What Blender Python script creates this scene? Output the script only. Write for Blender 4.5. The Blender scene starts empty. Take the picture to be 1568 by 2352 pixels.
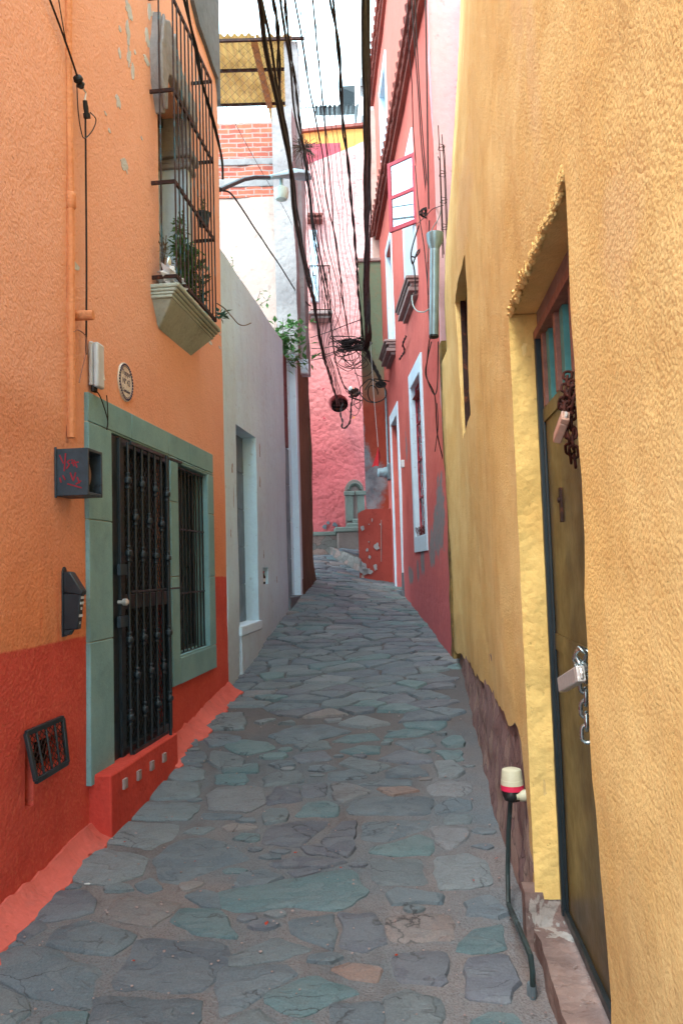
import bpy, math, random
from mathutils import Vector, noise
random.seed(7)
sc = bpy.context.scene
COL = sc.collection
E = 1.7                       # eye height above the near paving
FPX = 1850.0                  # focal length in units of a 1568 px wide picture
# ---------------------------------------------------------------- camera
PITCH = math.atan(130/FPX); ROLL = 0.030
fw = Vector((0, math.cos(PITCH), math.sin(PITCH)))
r0 = Vector((1, 0, 0)); u0 = Vector((0, -math.sin(PITCH), math.cos(PITCH)))
CR = r0*math.cos(ROLL) - u0*math.sin(ROLL)
CU = u0*math.cos(ROLL) + r0*math.sin(ROLL)
EYE = Vector((0, 0, E))
def ray(px, py):
    return fw*FPX + CR*(px-784) - CU*(py-1176)
def at(px, py, Y):
    d = ray(px, py); return EYE + d*(Y/d.y)
cd = bpy.data.cameras.new('camera'); cam = bpy.data.objects.new('camera', cd); COL.objects.link(cam)
from mathutils import Matrix
M = Matrix((CR, CU, -fw)).transposed().to_4x4(); M.translation = EYE
cam.matrix_world = M
cd.sensor_fit = 'HORIZONTAL'; cd.sensor_width = 24; cd.lens = FPX/1568*24
cd.clip_start = 0.05; cd.clip_end = 500
sc.camera = cam
# crop -> picture coordinates used while measuring
def c1(x, y): return (x/2.7776, y/2.7776)
def c2(x, y): return (x/2.7776, 752.6+y/2.7776)
def c3(x, y): return (x/2.586, 1442.5+y/2.586)
def c4(x, y): return (470.4+x/2.6316, y/2.6316)
def c5(x, y): return (470.4+x/2.6316, 627.2+y/2.6316)
def c7(x, y): return (1003.5+x/2.7776, 752.6+y/2.7776)
def c8(x, y): return (1003.5+x/2.7776, 1505.3+y/2.7776)
def s1(x, y): return (501.8+x/2.2728, 1379.8+y/2.2728)
def s3(x, y): return (313.6+x/5.357, 376.3+y/5.357)
def s4(x, y): return (689.9+x/4.168, 784+y/4.168)
def s5(x, y): return (846.7+x/5.357, 376.3+y/5.357)
def s6(x, y): return (815.4+x/3.946, 784+y/3.946)
def s7(x, y): return (489.2+x/5.357, 62.7+y/5.357)
def s8(x, y): return (689.9+x/4.166, y/4.166)
# ---------------------------------------------------------------- frames
class Frame:
    def __init__(s, ox, oy, dx, dy, nx, ny):
        s.o = Vector((ox, oy, 0)); s.t = Vector((dx, dy, 0)).normalized(); s.n = Vector((nx, ny, 0)).normalized()
    def P(s, u, z, w=0.0):
        p = s.o + s.t*u + s.n*w; return Vector((p.x, p.y, z))
    def px(s, q, w=0.0):
        d = ray(*q); o = s.o + s.n*w
        k = (o-EYE).dot(s.n)/d.dot(s.n); p = EYE + d*k
        return ((p-s.o).dot(s.t), p.z)
OW = Frame(-2.077, 0, .111, 1, 1, -.111)
YW = Frame(.5, 0, .083, 1, -1, .083)
RW = Frame(1.478, 0, -.035, 1, -1, -.035)
def FW(Y, rot=0.0):
    return Frame(0, Y, math.cos(rot), math.sin(rot), math.sin(rot), -math.cos(rot))
# ---------------------------------------------------------------- mesh builder
class MB:
    def __init__(s): s.v = []; s.f = []; s.c = []; s.col = None
    def poly(s, pts):
        i = len(s.v); s.v += [tuple(p) for p in pts]; s.f.append(tuple(range(i, i+len(pts)))); s.c.append(s.col)
    def faces(s, vs, fs):
        i = len(s.v); s.v += [tuple(p) for p in vs]
        for f in fs: s.f.append(tuple(k+i for k in f)); s.c.append(s.col)
    def hexa(s, a):               # 8 corners: bottom ring then top ring
        s.faces(a, [(0, 3, 2, 1), (4, 5, 6, 7), (0, 1, 5, 4), (1, 2, 6, 5), (2, 3, 7, 6), (3, 0, 4, 7)])
    def box(s, F, ua, ub, za, zb, wa, wb):
        s.hexa([F.P(ua, za, wa), F.P(ub, za, wa), F.P(ub, za, wb), F.P(ua, za, wb),
                F.P(ua, zb, wa), F.P(ub, zb, wa), F.P(ub, zb, wb), F.P(ua, zb, wb)])
    def bar(s, a, b, r, up=Vector((0, 0, 1)), r2=None):     # square bar
        a = Vector(a); b = Vector(b); d = (b-a).normalized()
        x = d.cross(up)
        if x.length < 1e-4: x = d.cross(Vector((1, 0, 0)))
        x.normalize(); y = x.cross(d).normalized(); r2 = r2 or r
        q = [(-1, -1), (1, -1), (1, 1), (-1, 1)]
        s.hexa([a + x*i*r + y*j*r2 for i, j in q] + [b + x*i*r + y*j*r2 for i, j in q])
    def tube(s, pts, r, n=6, cap=True):
        pts = [Vector(p) for p in pts]; m = len(pts)
        rs = r if isinstance(r, (list, tuple)) else [r]*m
        vs = []; prev = None
        for i, p in enumerate(pts):
            d = (pts[min(i+1, m-1)] - pts[max(i-1, 0)]).normalized()
            if prev is None:
                x = d.cross(Vector((0, 0, 1)))
                if x.length < .05: x = d.cross(Vector((1, 0, 0)))
            else: x = prev - d*prev.dot(d)
            x.normalize(); prev = x; y = d.cross(x)
            for k in range(n):
                a = 2*math.pi*k/n; vs.append(p + (x*math.cos(a) + y*math.sin(a))*rs[i])
        fs = [(i*n+k, i*n+(k+1) % n, (i+1)*n+(k+1) % n, (i+1)*n+k) for i in range(m-1) for k in range(n)]
        if cap: fs += [tuple(range(n-1, -1, -1)), tuple((m-1)*n+k for k in range(n))]
        s.faces(vs, fs)
    def prism(s, F, pts, wa, wb):   # outline in (u,z), extruded wa..wb
        n = len(pts)
        vs = [F.P(u, z, wa) for u, z in pts] + [F.P(u, z, wb) for u, z in pts]
        s.faces(vs, [tuple(range(n-1, -1, -1)), tuple(range(n, 2*n))] + [(i, (i+1) % n, n+(i+1) % n, n+i) for i in range(n)])
    def lathe(s, c, ax, prof, n=16):   # prof: (distance along axis, radius)
        c = Vector(c); ax = Vector(ax).normalized()
        x = ax.cross(Vector((0, 0, 1)))
        if x.length < .05: x = Vector((1, 0, 0))
        x.normalize(); y = ax.cross(x); vs = []
        for h, r in prof:
            for k in range(n):
                a = 2*math.pi*k/n; vs.append(c + ax*h + (x*math.cos(a)+y*math.sin(a))*max(r, 1e-4))
        m = len(prof)
        fs = [(i*n+k, i*n+(k+1) % n, (i+1)*n+(k+1) % n, (i+1)*n+k) for i in range(m-1) for k in range(n)]
        fs += [tuple(range(n-1, -1, -1)), tuple((m-1)*n+k for k in range(n))]
        s.faces(vs, fs)
    def blob(s, c, rx, ry, rz, n=8, jit=0.0):
        c = Vector(c); prof = []
        for i in range(n+1):
            a = math.pi*i/n; prof.append((-math.cos(a), math.sin(a)))
        vs = []
        for h, r in prof:
            for k in range(10):
                a = 2*math.pi*k/10
                p = Vector((r*math.cos(a)*rx, r*math.sin(a)*ry, h*rz))
                p *= 1+jit*noise.noise(p*3/max(rx, rz)+c); vs.append(c+p)
        fs = [(i*10+k, i*10+(k+1) % 10, (i+1)*10+(k+1) % 10, (i+1)*10+k) for i in range(n) for k in range(10)]
        s.faces(vs, fs)
    def leaf(s, p, d, up, L, wd):
        d = d.normalized(); x = d.cross(up)
        if x.length < .01: x = Vector((1, 0, 0))
        x.normalize(); dn = x.cross(d)
        s.faces([p, p+d*L*.45+x*wd-dn*L*.05, p+d*L-dn*L*.2, p+d*L*.45-x*wd-dn*L*.05, p+d*L*.5+dn*L*.04],
                [(0, 1, 4), (1, 2, 4), (2, 3, 4), (3, 0, 4)])
    def wall(s, F, ua, ub, z0, z1, holes=(), step=.12, disp=None, rev=.15, T=.3, top=None, bot=None, caps=True):
        def grid(a, b, extra):
            n = max(1, int(round((b-a)/step))); g = [a+(b-a)*i/n for i in range(n+1)]
            for e in extra:
                if a < e < b:
                    g = [x for x in g if abs(x-e) > step*.3 or x in (a, b)] + [e]
            return sorted(set(g))
        us = grid(ua, ub, [x for h in holes for x in h[:2]]); zs = grid(z0, z1, [x for h in holes for x in h[2:4]])
        disp = disp or (lambda u, z: 0)
        def zz(i, j):
            z = zs[j]
            if bot:
                b = bot(us[i]); 
                if z < b: z = b - .0005*(len(zs)-j)
            if top:
                tz = top(us[i]); z = min(z, tz)
            return z
        idx = {}; vs = []
        for i, u in enumerate(us):
            for j, z in enumerate(zs):
                z_ = zz(i, j); idx[i, j] = len(vs); vs.append(F.P(u, z_, disp(u, z_)))
        def inh(u, z):
            return any(h[0] < u < h[1] and h[2] < z < h[3] for h in holes)
        fs = []
        for i in range(len(us)-1):
            for j in range(len(zs)-1):
                if bot and zs[j+1] < bot((us[i]+us[i+1])/2)-step: continue
                if top and zs[j] > top((us[i]+us[i+1])/2)+step: continue
                if not inh((us[i]+us[i+1])/2, (zs[j]+zs[j+1])/2):
                    fs.append((idx[i, j], idx[i+1, j], idx[i+1, j+1], idx[i, j+1]))
        inner = {}
        def inn(i, j, dep):
            k = (i, j, round(dep, 4))
            if k not in inner:
                inner[k] = len(vs); vs.append(F.P(us[i], zz(i, j), -dep))
            return inner[k]
        for h in holes:
            d = h[4] if len(h) > 4 else rev
            ia = [i for i, u in enumerate(us) if h[0]-1e-6 <= u <= h[1]+1e-6]
            ja = [j for j, z in enumerate(zs) if h[2]-1e-6 <= z <= h[3]+1e-6]
            for a, b in zip(ia, ia[1:]):
                for j in ((ja[0], ja[-1]) if h[2] > z0 else (ja[-1],)):
                    fs.append((idx[a, j], idx[b, j], inn(b, j, d), inn(a, j, d)))
            for a, b in zip(ja, ja[1:]):
                for i in (ia[0], ia[-1]):
                    fs.append((idx[i, a], idx[i, b], inn(i, b, d), inn(i, a, d)))
        if caps:
            n = len(zs)-1; m = len(us)-1
            for j in range(n):
                for i in (0, m):
                    fs.append((idx[i, j], idx[i, j+1], inn(i, j+1, T), inn(i, j, T)))
            for i in range(m):
                fs.append((idx[i, n], idx[i+1, n], inn(i+1, n, T), inn(i, n, T)))
        s.faces(vs, fs)
# ---------------------------------------------------------------- objects
def tag(o, label=None, cat=None, group=None, kind=None):
    if label: o['label'] = label
    if cat: o['category'] = cat
    if group: o['group'] = group
    if kind: o['kind'] = kind
def build(name, mb, mat, parent=None, smooth=35, bev=0, label=None):
    me = bpy.data.meshes.new(name); n = len(mb.v)
    lo = Vector((min(v[0] for v in mb.v), min(v[1] for v in mb.v), min(v[2] for v in mb.v)))
    hi = Vector((max(v[0] for v in mb.v), max(v[1] for v in mb.v), max(v[2] for v in mb.v)))
    c = (lo+hi)/2; c.z = lo.z
    me.from_pydata([(v[0]-c.x, v[1]-c.y, v[2]-c.z) for v in mb.v], [], mb.f)
    if any(x is not None for x in mb.c):
        ca = me.color_attributes.new('Col', 'FLOAT_COLOR', 'CORNER')
        dat = []
        for f, x in zip(mb.f, mb.c):
            x = x or (1, 1, 1); dat += [x[0], x[1], x[2], 1.0]*len(f)
        ca.data.foreach_set('color', dat)
    me.materials.append(mat); me.validate()
    import bmesh
    bm = bmesh.new(); bm.from_mesh(me); bmesh.ops.recalc_face_normals(bm, faces=bm.faces); bm.to_mesh(me); bm.free()
    if smooth:
        me.shade_smooth(); me.set_sharp_from_angle(angle=math.radians(smooth))
    o = bpy.data.objects.new(name, me); COL.objects.link(o)
    if parent is not None:
        o.parent = parent; o.location = c - abs_loc(parent)
    else: o.location = c
    if bev:
        b = o.modifiers.new('bevel', 'BEVEL'); b.width = bev; b.segments = 2; b.limit_method = 'ANGLE'
    if label: o['label'] = label
    return o
def abs_loc(o):
    l = o.location.copy()
    while o.parent: o = o.parent; l = l + o.location
    return l
def thing(name, label, cat, base, group=None, kind=None):
    o = bpy.data.objects.new(name, None); COL.objects.link(o); o.location = Vector(base)
    o.empty_display_size = .1; tag(o, label, cat, group, kind); return o
def solo(name, mb, mat, label, cat, group=None, kind=None, **k):
    o = build(name, mb, mat, None, **k); tag(o, label, cat, group, kind); return o
def copy_tree(o, parent=None):
    c = o.copy(); COL.objects.link(c); c.parent = parent
    for ch in list(o.children): copy_tree(ch, c)
    return c
# ---------------------------------------------------------------- materials
def L(r, g, b, k=1.0):
    def f(x):
        x /= 255; return (x/12.92 if x <= .04045 else ((x+.055)/1.055)**2.4)*k
    return (f(r), f(g), f(b), 1)
class N:
    def __init__(s, name):
        s.m = bpy.data.materials.new(name); s.m.use_nodes = True; s.nt = s.m.node_tree
        s.b = s.nt.nodes['Principled BSDF']; s.g = s.n('ShaderNodeNewGeometry')
        s.pos = s.g.outputs['Position']
    def n(s, t, **k):
        x = s.nt.nodes.new(t)
        for a, v in k.items(): setattr(x, a, v)
        return x
    def lk(s, a, b): s.nt.links.new(a, b)
    def set(s, sock, v):
        if hasattr(v, 'is_linked') or isinstance(v, bpy.types.NodeSocket): s.lk(v, sock)
        else: sock.default_value = v
    def mapv(s, v, scale):
        m = s.n('ShaderNodeMapping'); s.lk(v, m.inputs[0]); m.inputs['Scale'].default_value = scale; return m.outputs[0]
    def noise(s, scale, detail=6, rough=.6, v=None, dist=0):
        x = s.n('ShaderNodeTexNoise'); s.lk(v or s.pos, x.inputs['Vector'])
        x.inputs['Scale'].default_value = scale; x.inputs['Detail'].default_value = detail
        x.inputs['Roughness'].default_value = rough; x.inputs['Distortion'].default_value = dist
        return x.outputs['Fac']
    def vor(s, scale, feat='F1', v=None, out='Distance', rnd=1):
        x = s.n('ShaderNodeTexVoronoi'); x.feature = feat; s.lk(v or s.pos, x.inputs['Vector']); x.inputs['Scale'].default_value = scale
        x.inputs['Randomness'].default_value = rnd
        return x.outputs[out]
    def ramp(s, f, a, b, va=0., vb=1.):
        x = s.n('ShaderNodeMapRange'); s.set(x.inputs[0], f); x.inputs[1].default_value = a; x.inputs[2].default_value = b
        x.inputs[3].default_value = va; x.inputs[4].default_value = vb; x.clamp = True; return x.outputs[0]
    def math(s, op, a, b=0.):
        x = s.n('ShaderNodeMath', operation=op); s.set(x.inputs[0], a); s.set(x.inputs[1], b); return x.outputs[0]
    def mix(s, f, a, b, mode='MIX'):
        x = s.n('ShaderNodeMix', data_type='RGBA', blend_type=mode); s.set(x.inputs[0], f); s.set(x.inputs[6], a); s.set(x.inputs[7], b)
        return x.outputs[2]
    def xyz(s):
        if not hasattr(s, '_x'): s._x = s.n('ShaderNodeSeparateXYZ'); s.lk(s.pos, s._x.inputs[0])
        return s._x.outputs
    def bump(s, h, strength, dist):
        x = s.n('ShaderNodeBump'); s.lk(h, x.inputs['Height']); x.inputs['Strength'].default_value = strength
        x.inputs['Distance'].default_value = dist
        if s.b.inputs['Normal'].is_linked:
            s.lk(s.b.inputs['Normal'].links[0].from_socket, x.inputs['Normal'])
        s.lk(x.outputs[0], s.b.inputs['Normal'])
    def done(s, col, rough=.85, metal=0, spec=.3):
        s.set(s.b.inputs['Base Color'], col); s.set(s.b.inputs['Roughness'], rough)
        s.b.inputs['Metallic'].default_value = metal; s.b.inputs['Specular IOR Level'].default_value = spec
        return s.m
def blotch(x, c, pts, col, axis=1, nsc=5, amt=1., soft=.12, wob=1.6):
    best = None; A = x.xyz()[axis]; Z = x.xyz()[2]
    for a, z, ra, rz in pts:
        da = x.math('DIVIDE', x.math('SUBTRACT', A, a), ra); dz = x.math('DIVIDE', x.math('SUBTRACT', Z, z), rz)
        d = x.math('ADD', x.math('MULTIPLY', da, da), x.math('MULTIPLY', dz, dz))
        best = d if best is None else x.math('MINIMUM', best, d)
    d = x.math('ADD', x.math('SQRT', best), x.math('MULTIPLY', x.math('SUBTRACT', x.noise(nsc, 8, .68), .5), wob))
    return x.mix(x.ramp(d, 1-soft, 1+soft, amt, 0), c, col)
def plaster(name, a, b, dirt=None, dirta=.3, bs=45, bd=.006, big=.9, streak=.25, chip=None, chipt=.72, extra=None, seed=0, fine=160, rough=.92):
    x = N(name)
    mp = x.n('ShaderNodeMapping'); x.lk(x.pos, mp.inputs[0]); mp.inputs['Location'].default_value = (seed*3.1, seed*1.7, seed); x.pos2 = mp.outputs[0]
    c = x.mix(x.ramp(x.noise(big, 5, .65, x.pos2), .35, .65), a, b)
    if streak:
        st = x.noise(1.0, 5, .7, x.mapv(x.pos2, (5, 5, .45)))
        c = x.mix(x.math('MULTIPLY', x.ramp(st, .5, .75), streak), c, dirt or (a[0]*.5, a[1]*.5, a[2]*.5, 1))
    if dirt:
        d = x.ramp(x.noise(3.2, 8, .72, x.pos2, .6), .55, .78)
        c = x.mix(x.math('MULTIPLY', d, dirta), c, dirt)
    g = x.noise(fine*.35, 4, .7, x.pos2)
    c = x.mix(x.ramp(g, .3, .7, .0, .16), c, (a[0]*.45, a[1]*.45, a[2]*.45, 1))
    if chip:
        d = x.ramp(x.noise(4.5, 7, .62, x.mapv(x.pos2, (1, 1, .55)), .3), chipt, chipt+.012)
        c = x.mix(d, c, chip)
    if extra: c = extra(x, c)
    n1 = x.noise(bs, 7, .66, x.pos2, .25); n2 = x.vor(bs*1.5, 'F1', x.pos2)
    pit = x.ramp(x.noise(bs*1.1, 4, .6, x.pos2), .31, .37, 1, 0)
    c = x.mix(x.math('MULTIPLY', pit, .32), c, (a[0]*.35, a[1]*.32, a[2]*.3, 1))
    c = x.mix(x.ramp(n1, .5, .7, 0, .16), c, (min(1, a[0]*1.25), min(1, a[1]*1.25), min(1, a[2]*1.3), 1))
    h = x.math('SUBTRACT', x.math('SUBTRACT', x.math('MULTIPLY', n1, 1.5), x.math('MULTIPLY', n2, .8)), x.math('MULTIPLY', pit, .35))
    x.bump(x.noise(5, 4, .5, x.pos2), .5, .02)
    x.bump(h, .55, bd)
    return x.done(c, rough, spec=.15)
def simple(name, col, rough=.6, metal=0, var=.25, scale=25, bd=.001, spec=.4, rust=None, rustt=.55):
    x = N(name)
    c = x.mix(x.ramp(x.noise(scale, 5, .65), .3, .7, 0, var*2), col, (col[0]*.45, col[1]*.45, col[2]*.45, 1))
    if rust: c = x.mix(x.ramp(x.noise(scale*.6, 6, .7), rustt, rustt+.1), c, rust)
    x.bump(x.noise(scale*4, 3, .6), .6, bd)
    return x.done(c, x.ramp(x.noise(scale*.7, 4), .3, .7, max(.05, rough-.12), min(1, rough+.12)), metal, spec)
def wf(F=None, amp=.012, sc_=1.1, seed=0):
    def d(u, z): return amp*noise.noise(Vector((u*sc_+seed, z*sc_, seed*7.3))) + amp*.35*noise.noise(Vector((u*4+seed, z*4, 3.3+seed)))
    return d
# ================================================================ materials
def orange_extra(x, c):
    X, Y, Z = x.xyz()[0], x.xyz()[1], x.xyz()[2]
    line = x.ramp(Y, 5.3, 7.3, E-.355, E-.045)
    wob = x.math('MULTIPLY', x.math('SUBTRACT', x.noise(2.5, 3), .5), .05)
    d = x.math('SUBTRACT', x.math('ADD', Z, wob), line)
    m = x.ramp(d, -.006, .006, 1, 0)
    red = x.mix(x.ramp(x.noise(1.6, 6), .35, .7), L(212, 88, 74), L(192, 72, 62))
    # red paint runs above the dado, near the letter box
    run = x.noise(1, 3, .6, x.mapv(x.pos, (9, 9, .8)))
    a = x.math('MULTIPLY', x.ramp(d, .02, .55, 1, 0), x.ramp(run, .56, .68, 0, .55))
    a = x.math('MULTIPLY', a, x.ramp(Y, 4.9, 5.0, 1, 0))
    c = x.mix(a, c, L(214, 96, 62))
    # paler higher up: the falloff of sky light is put into the colour
    c = x.mix(x.ramp(x.math('ADD', Z, x.math('MULTIPLY', x.noise(.8, 5), 1.6)), 2.2, 4.2, 0, .85), c, L(234, 178, 154))
    return x.mix(m, c, red)
MAT = {}
MAT['orange'] = plaster('orange_plaster', L(232, 148, 104), L(218, 128, 86), L(158, 94, 66), .4, bs=34, bd=.006, streak=.22, extra=orange_extra, fine=120)
MAT['orange2'] = plaster('orange_render', L(228, 156, 112), L(214, 136, 92), L(140, 75, 45), .4, bs=25, bd=.008, seed=3)
MAT['red_paint'] = plaster('red_painted_step', L(212, 80, 66), L(190, 64, 54), L(110, 50, 44), .5, bs=22, bd=.006, seed=4, chip=L(150, 112, 104), chipt=.73)
MAT['pink_fillet'] = plaster('pink_fillet', L(212, 104, 92), L(190, 84, 74), L(120, 80, 75), .6, bs=18, bd=.008, seed=5, chip=L(140, 112, 106), chipt=.7)
MAT['grey_cement'] = plaster('grey_cement', L(120, 126, 132), L(92, 100, 108), L(60, 55, 55), .4, bs=12, bd=.006, seed=6)
MAT['chip_white'] = plaster('bare_whitewash', L(215, 218, 220), L(180, 182, 186), L(120, 120, 120), .3, seed=8)
MAT['white_wall'] = plaster('bluish_white_plaster', L(204, 232, 246), L(194, 220, 238), L(148, 154, 164), .3, bs=14, bd=.004, streak=.2, seed=9,
    extra=lambda x, c: x.mix(x.math('MULTIPLY', x.ramp(x.math('ADD', x.xyz()[2], x.math('MULTIPLY', x.noise(1.4, 5), .7)), 1.0, 1.9, 1, 0), .5), c, L(160, 146, 144)))
MAT['white_trim'] = plaster('white_painted_trim', L(214, 234, 248), L(200, 220, 236), L(120, 115, 115), .25, bs=14, bd=.003, streak=.12, seed=10)
MAT['brown_wall'] = plaster('brown_orange_plaster', L(134, 102, 82), L(108, 86, 74), L(78, 66, 60), .6, bs=9, bd=.012, streak=.5, seed=11,
    extra=lambda x, c: x.mix(x.ramp(x.math('ADD', x.xyz()[2], x.noise(2, 5)), 1.9, 3.0, .8, 0), c, L(72, 50, 40)))
MAT['yellow'] = plaster('ochre_stucco', L(242, 212, 148), L(230, 190, 120), L(176, 138, 86), .3, bs=60, bd=.0042, streak=.3, big=1.3, seed=12, fine=95,
    extra=lambda x, c: x.mix(x.ramp(x.vor(3.2, v=x.mapv(x.pos, (1, 1, .6))), .0, .028, .75, 0), x.mix(x.ramp(x.math('SUBTRACT', x.xyz()[1], x.math('MULTIPLY', x.noise(3, 6), .9)), 8.0, 8.4, 0, .75), blotch(x, x.mix(x.ramp(x.math('ADD', x.xyz()[2], x.math('MULTIPLY', x.noise(2.2, 6, .7), 1.3)), 1.2, 1.9, .45, 0), c, L(150, 118, 84)), [(2.9, E+2.3, .16, .5), (2.7, E+1.75, .1, .3), (1.75, E+.75, .2, .12), (5.6, E+2.6, .7, .3)], L(226, 194, 150), amt=.45, soft=.35, wob=2.4), L(96, 76, 46)), L(90, 66, 42)))
MAT['yellow_jamb'] = plaster('bright_yellow_jamb', L(232, 196, 124), L(216, 174, 102), L(160, 122, 78), .35, bs=20, bd=.008, chip=L(128, 128, 135), chipt=.7, seed=13)
MAT['far_pink'] = plaster('far_pink_plaster', L(212, 112, 114), L(204, 98, 102), L(150, 80, 84), .3, bs=5.5, bd=.06, streak=.12, seed=14, fine=40,
    extra=lambda x, c: x.mix(x.ramp(x.math('ADD', x.xyz()[2], x.math('MULTIPLY', x.noise(.5, 6), 3)), 5.6, 10.5), c, L(214, 152, 148)))  # upper wall paler: its brighter exposure is mixed into the plaster colour
MAT['red_wall'] = plaster('coral_red_plaster', L(214, 114, 104), L(200, 98, 92), L(140, 76, 76), .3, bs=10, bd=.004, streak=.3, seed=15,
    extra=lambda x, c: blotch(x, x.mix(x.ramp(x.math('ADD', x.xyz()[2], x.math('MULTIPLY', x.noise(.9, 6), 1.2)), 1.9, 3.4, .75, 0), x.mix(x.ramp(x.xyz()[2], 5.5, 9.5, 0, .5), c, L(230, 120, 100)), L(188, 106, 114)), [(RW.P(RW.px(s6(a, b))[0], 0).y, RW.px(s6(a, b))[1], r, q) for a, b, r, q in ((775, 1560, .28, .42), (745, 1700, .25, .3), (705, 1890, .22, .22), (612, 1960, .2, .22), (505, 2120, .3, .13), (785, 1480, .12, .35), (570, 2070, .12, .14), (465, 955, .08, .2))], L(132, 128, 132), wob=2.2))  # brighter red high up is light painted into the base colour
MAT['pale_pink'] = plaster('pale_pink_plaster', L(222, 182, 186), L(212, 168, 176), L(200, 140, 140), .3, bs=9, bd=.005, seed=16)
MAT['corner_wall'] = plaster('rust_red_plaster', L(172, 82, 64), L(156, 70, 56), L(110, 60, 50), .3, bs=10, bd=.004, streak=.3, seed=17,
    extra=lambda x, c: blotch(x, x.mix(x.ramp(x.math('ADD', x.xyz()[2], x.math('MULTIPLY', x.noise(1.3, 5), 1)), 5.2, 6.4), c, L(112, 126, 104)), [(.41, E+2.6, .09, .6), (.6, E+1.62, .27, .5), (.48, E+2.15, .13, .25)], x.mix(x.ramp(x.noise(4, 5), .35, .65), L(150, 154, 160), L(108, 112, 120)), axis=0, wob=1.6, nsc=4, soft=.25))
MAT['peeling_red'] = plaster('peeling_red_paint', L(176, 82, 72), L(160, 72, 64), L(104, 50, 44), .3, bs=12, bd=.004, chip=L(175, 160, 150), chipt=.66, seed=18)
MAT['plaster_pale'] = plaster('pale_pink_white_plaster', L(196, 180, 172), L(190, 160, 150), L(140, 112, 104), .5, bs=9, bd=.01, streak=.15, seed=19)
MAT['column'] = plaster('weathered_column', L(172, 168, 168), L(136, 132, 134), L(95, 88, 86), .6, bs=10, bd=.012, seed=20)
MAT['far_orange'] = plaster('far_orange', L(226, 150, 84), L(220, 140, 74), None, seed=21)
MAT['far_white'] = plaster('far_white', L(226, 222, 222), L(214, 208, 208), None, seed=22)
MAT['redstone'] = None
MAT['crumble'] = plaster('crumbling_mortar_and_stone', L(136, 112, 104), L(108, 88, 84), L(72, 58, 54), .7, bs=13, bd=.02, seed=33, big=5, chip=L(150, 140, 134), chipt=.62)
def stone_rubble(name, A_, B_, C_, D_, vs=(1, 1, .42), k=8, hd=.018):
    x = N(name)
    v = x.mapv(x.pos, vs)
    wv = x.n('ShaderNodeVectorMath', operation='ADD'); x.lk(v, wv.inputs[0])
    nz = x.n('ShaderNodeTexNoise'); x.lk(x.pos, nz.inputs[0]); nz.inputs['Scale'].default_value = 6
    sc2 = x.n('ShaderNodeVectorMath', operation='SCALE'); x.lk(nz.outputs['Color'], sc2.inputs[0]); sc2.inputs['Scale'].default_value = .12
    x.lk(sc2.outputs[0], wv.inputs[1])
    cell = x.vor(k, v=wv.outputs[0], out='Color'); hs = x.n('ShaderNodeSeparateColor'); x.lk(cell, hs.inputs[0])
    c = x.mix(hs.outputs[0], A_, B_); c = x.mix(x.ramp(hs.outputs[1], .6, 1), c, C_)
    c = x.mix(x.ramp(x.noise(14, 6, .7), .5, .75, 0, .6), c, D_)
    e = x.vor(k, 'DISTANCE_TO_EDGE', wv.outputs[0])
    c = x.mix(x.ramp(e, 0, .03, .6, 0), c, L(48, 38, 38))
    x.bump(e, .5, .015)
    h = x.noise(16, 7, .7, x.mapv(x.pos, (1, 1, .35))); x.bump(h, 1, hd); x.bump(x.noise(70, 4, .6), .6, .005)
    return x.done(c, .9, spec=.15)
MAT['redstone'] = stone_rubble('purplish_rubble_base', L(150, 124, 122), L(130, 104, 104), L(164, 142, 132), L(96, 76, 74))
MAT['rubble'] = stone_rubble('grey_rubble', L(132, 122, 116), L(104, 100, 98), L(150, 120, 112), L(74, 70, 68), (1, 1, 2.2), 3.2, .03)
MAT['edge_rubble'] = plaster('ochre_black_edge', L(150, 122, 72), L(84, 70, 50), L(40, 36, 32), .8, bs=12, bd=.02, streak=.6, seed=31, big=5)
MAT['greenstone'] = plaster('green_cantera_stone', L(134, 168, 170), L(118, 154, 158), L(88, 106, 108), .3, bs=60, bd=.0015, streak=.12, fine=300, big=2.5, seed=23,
    extra=lambda x, c: x.mix(x.ramp(x.vor(38, v=x.pos), .05, .12, .45, 0), c, L(70, 88, 84)))
MAT['sillstone'] = plaster('weathered_grey_green_sill', L(178, 188, 178), L(146, 154, 142), L(110, 104, 90), .5, bs=22, bd=.006, seed=24)
MAT['sill_brown'] = plaster('weathered_brown_sill', L(170, 148, 144), L(140, 120, 118), L(84, 70, 68), .6, bs=18, bd=.006, seed=25)
MAT['fountain'] = plaster('fountain_stone', L(136, 118, 112), L(110, 96, 92), L(70, 64, 62), .5, bs=16, bd=.008, seed=26)
MAT['fountain_green'] = plaster('fountain_green_stone', L(128, 134, 126), L(108, 112, 106), L(74, 72, 70), .5, bs=16, bd=.006, seed=27)
MAT['cornice'] = plaster('dark_tile_cornice', L(156, 92, 82), L(124, 74, 68), L(70, 48, 46), .6, bs=14, bd=.012, seed=28)
MAT['black_metal'] = simple('dark_blue_black_iron', L(26, 36, 42), .42, .0, .3, 12, .0008, .5)
MAT['dark_box'] = simple('slate_painted_steel', L(52, 66, 78), .5, 0, .35, 14, .001, .4, rust=L(28, 34, 42), rustt=.6)
MAT['mailbox'] = simple('black_plastic_mailbox', L(28, 38, 46), .4, 0, .15, 20, .0004, .5)
MAT['rust_iron'] = simple('rusty_brown_iron', L(58, 36, 32), .75, .2, .4, 30, .002, .3, rust=L(108, 58, 36), rustt=.56)
MAT['bar_iron'] = simple('window_bar_iron', L(66, 52, 54), .6, .2, .4, 9, .001, .4, rust=L(52, 92, 104), rustt=.53)
MAT['rust_chain'] = simple('rusty_chain', L(82, 42, 34), .8, .2, .4, 60, .002, .2, rust=L(48, 28, 26), rustt=.5)
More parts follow.
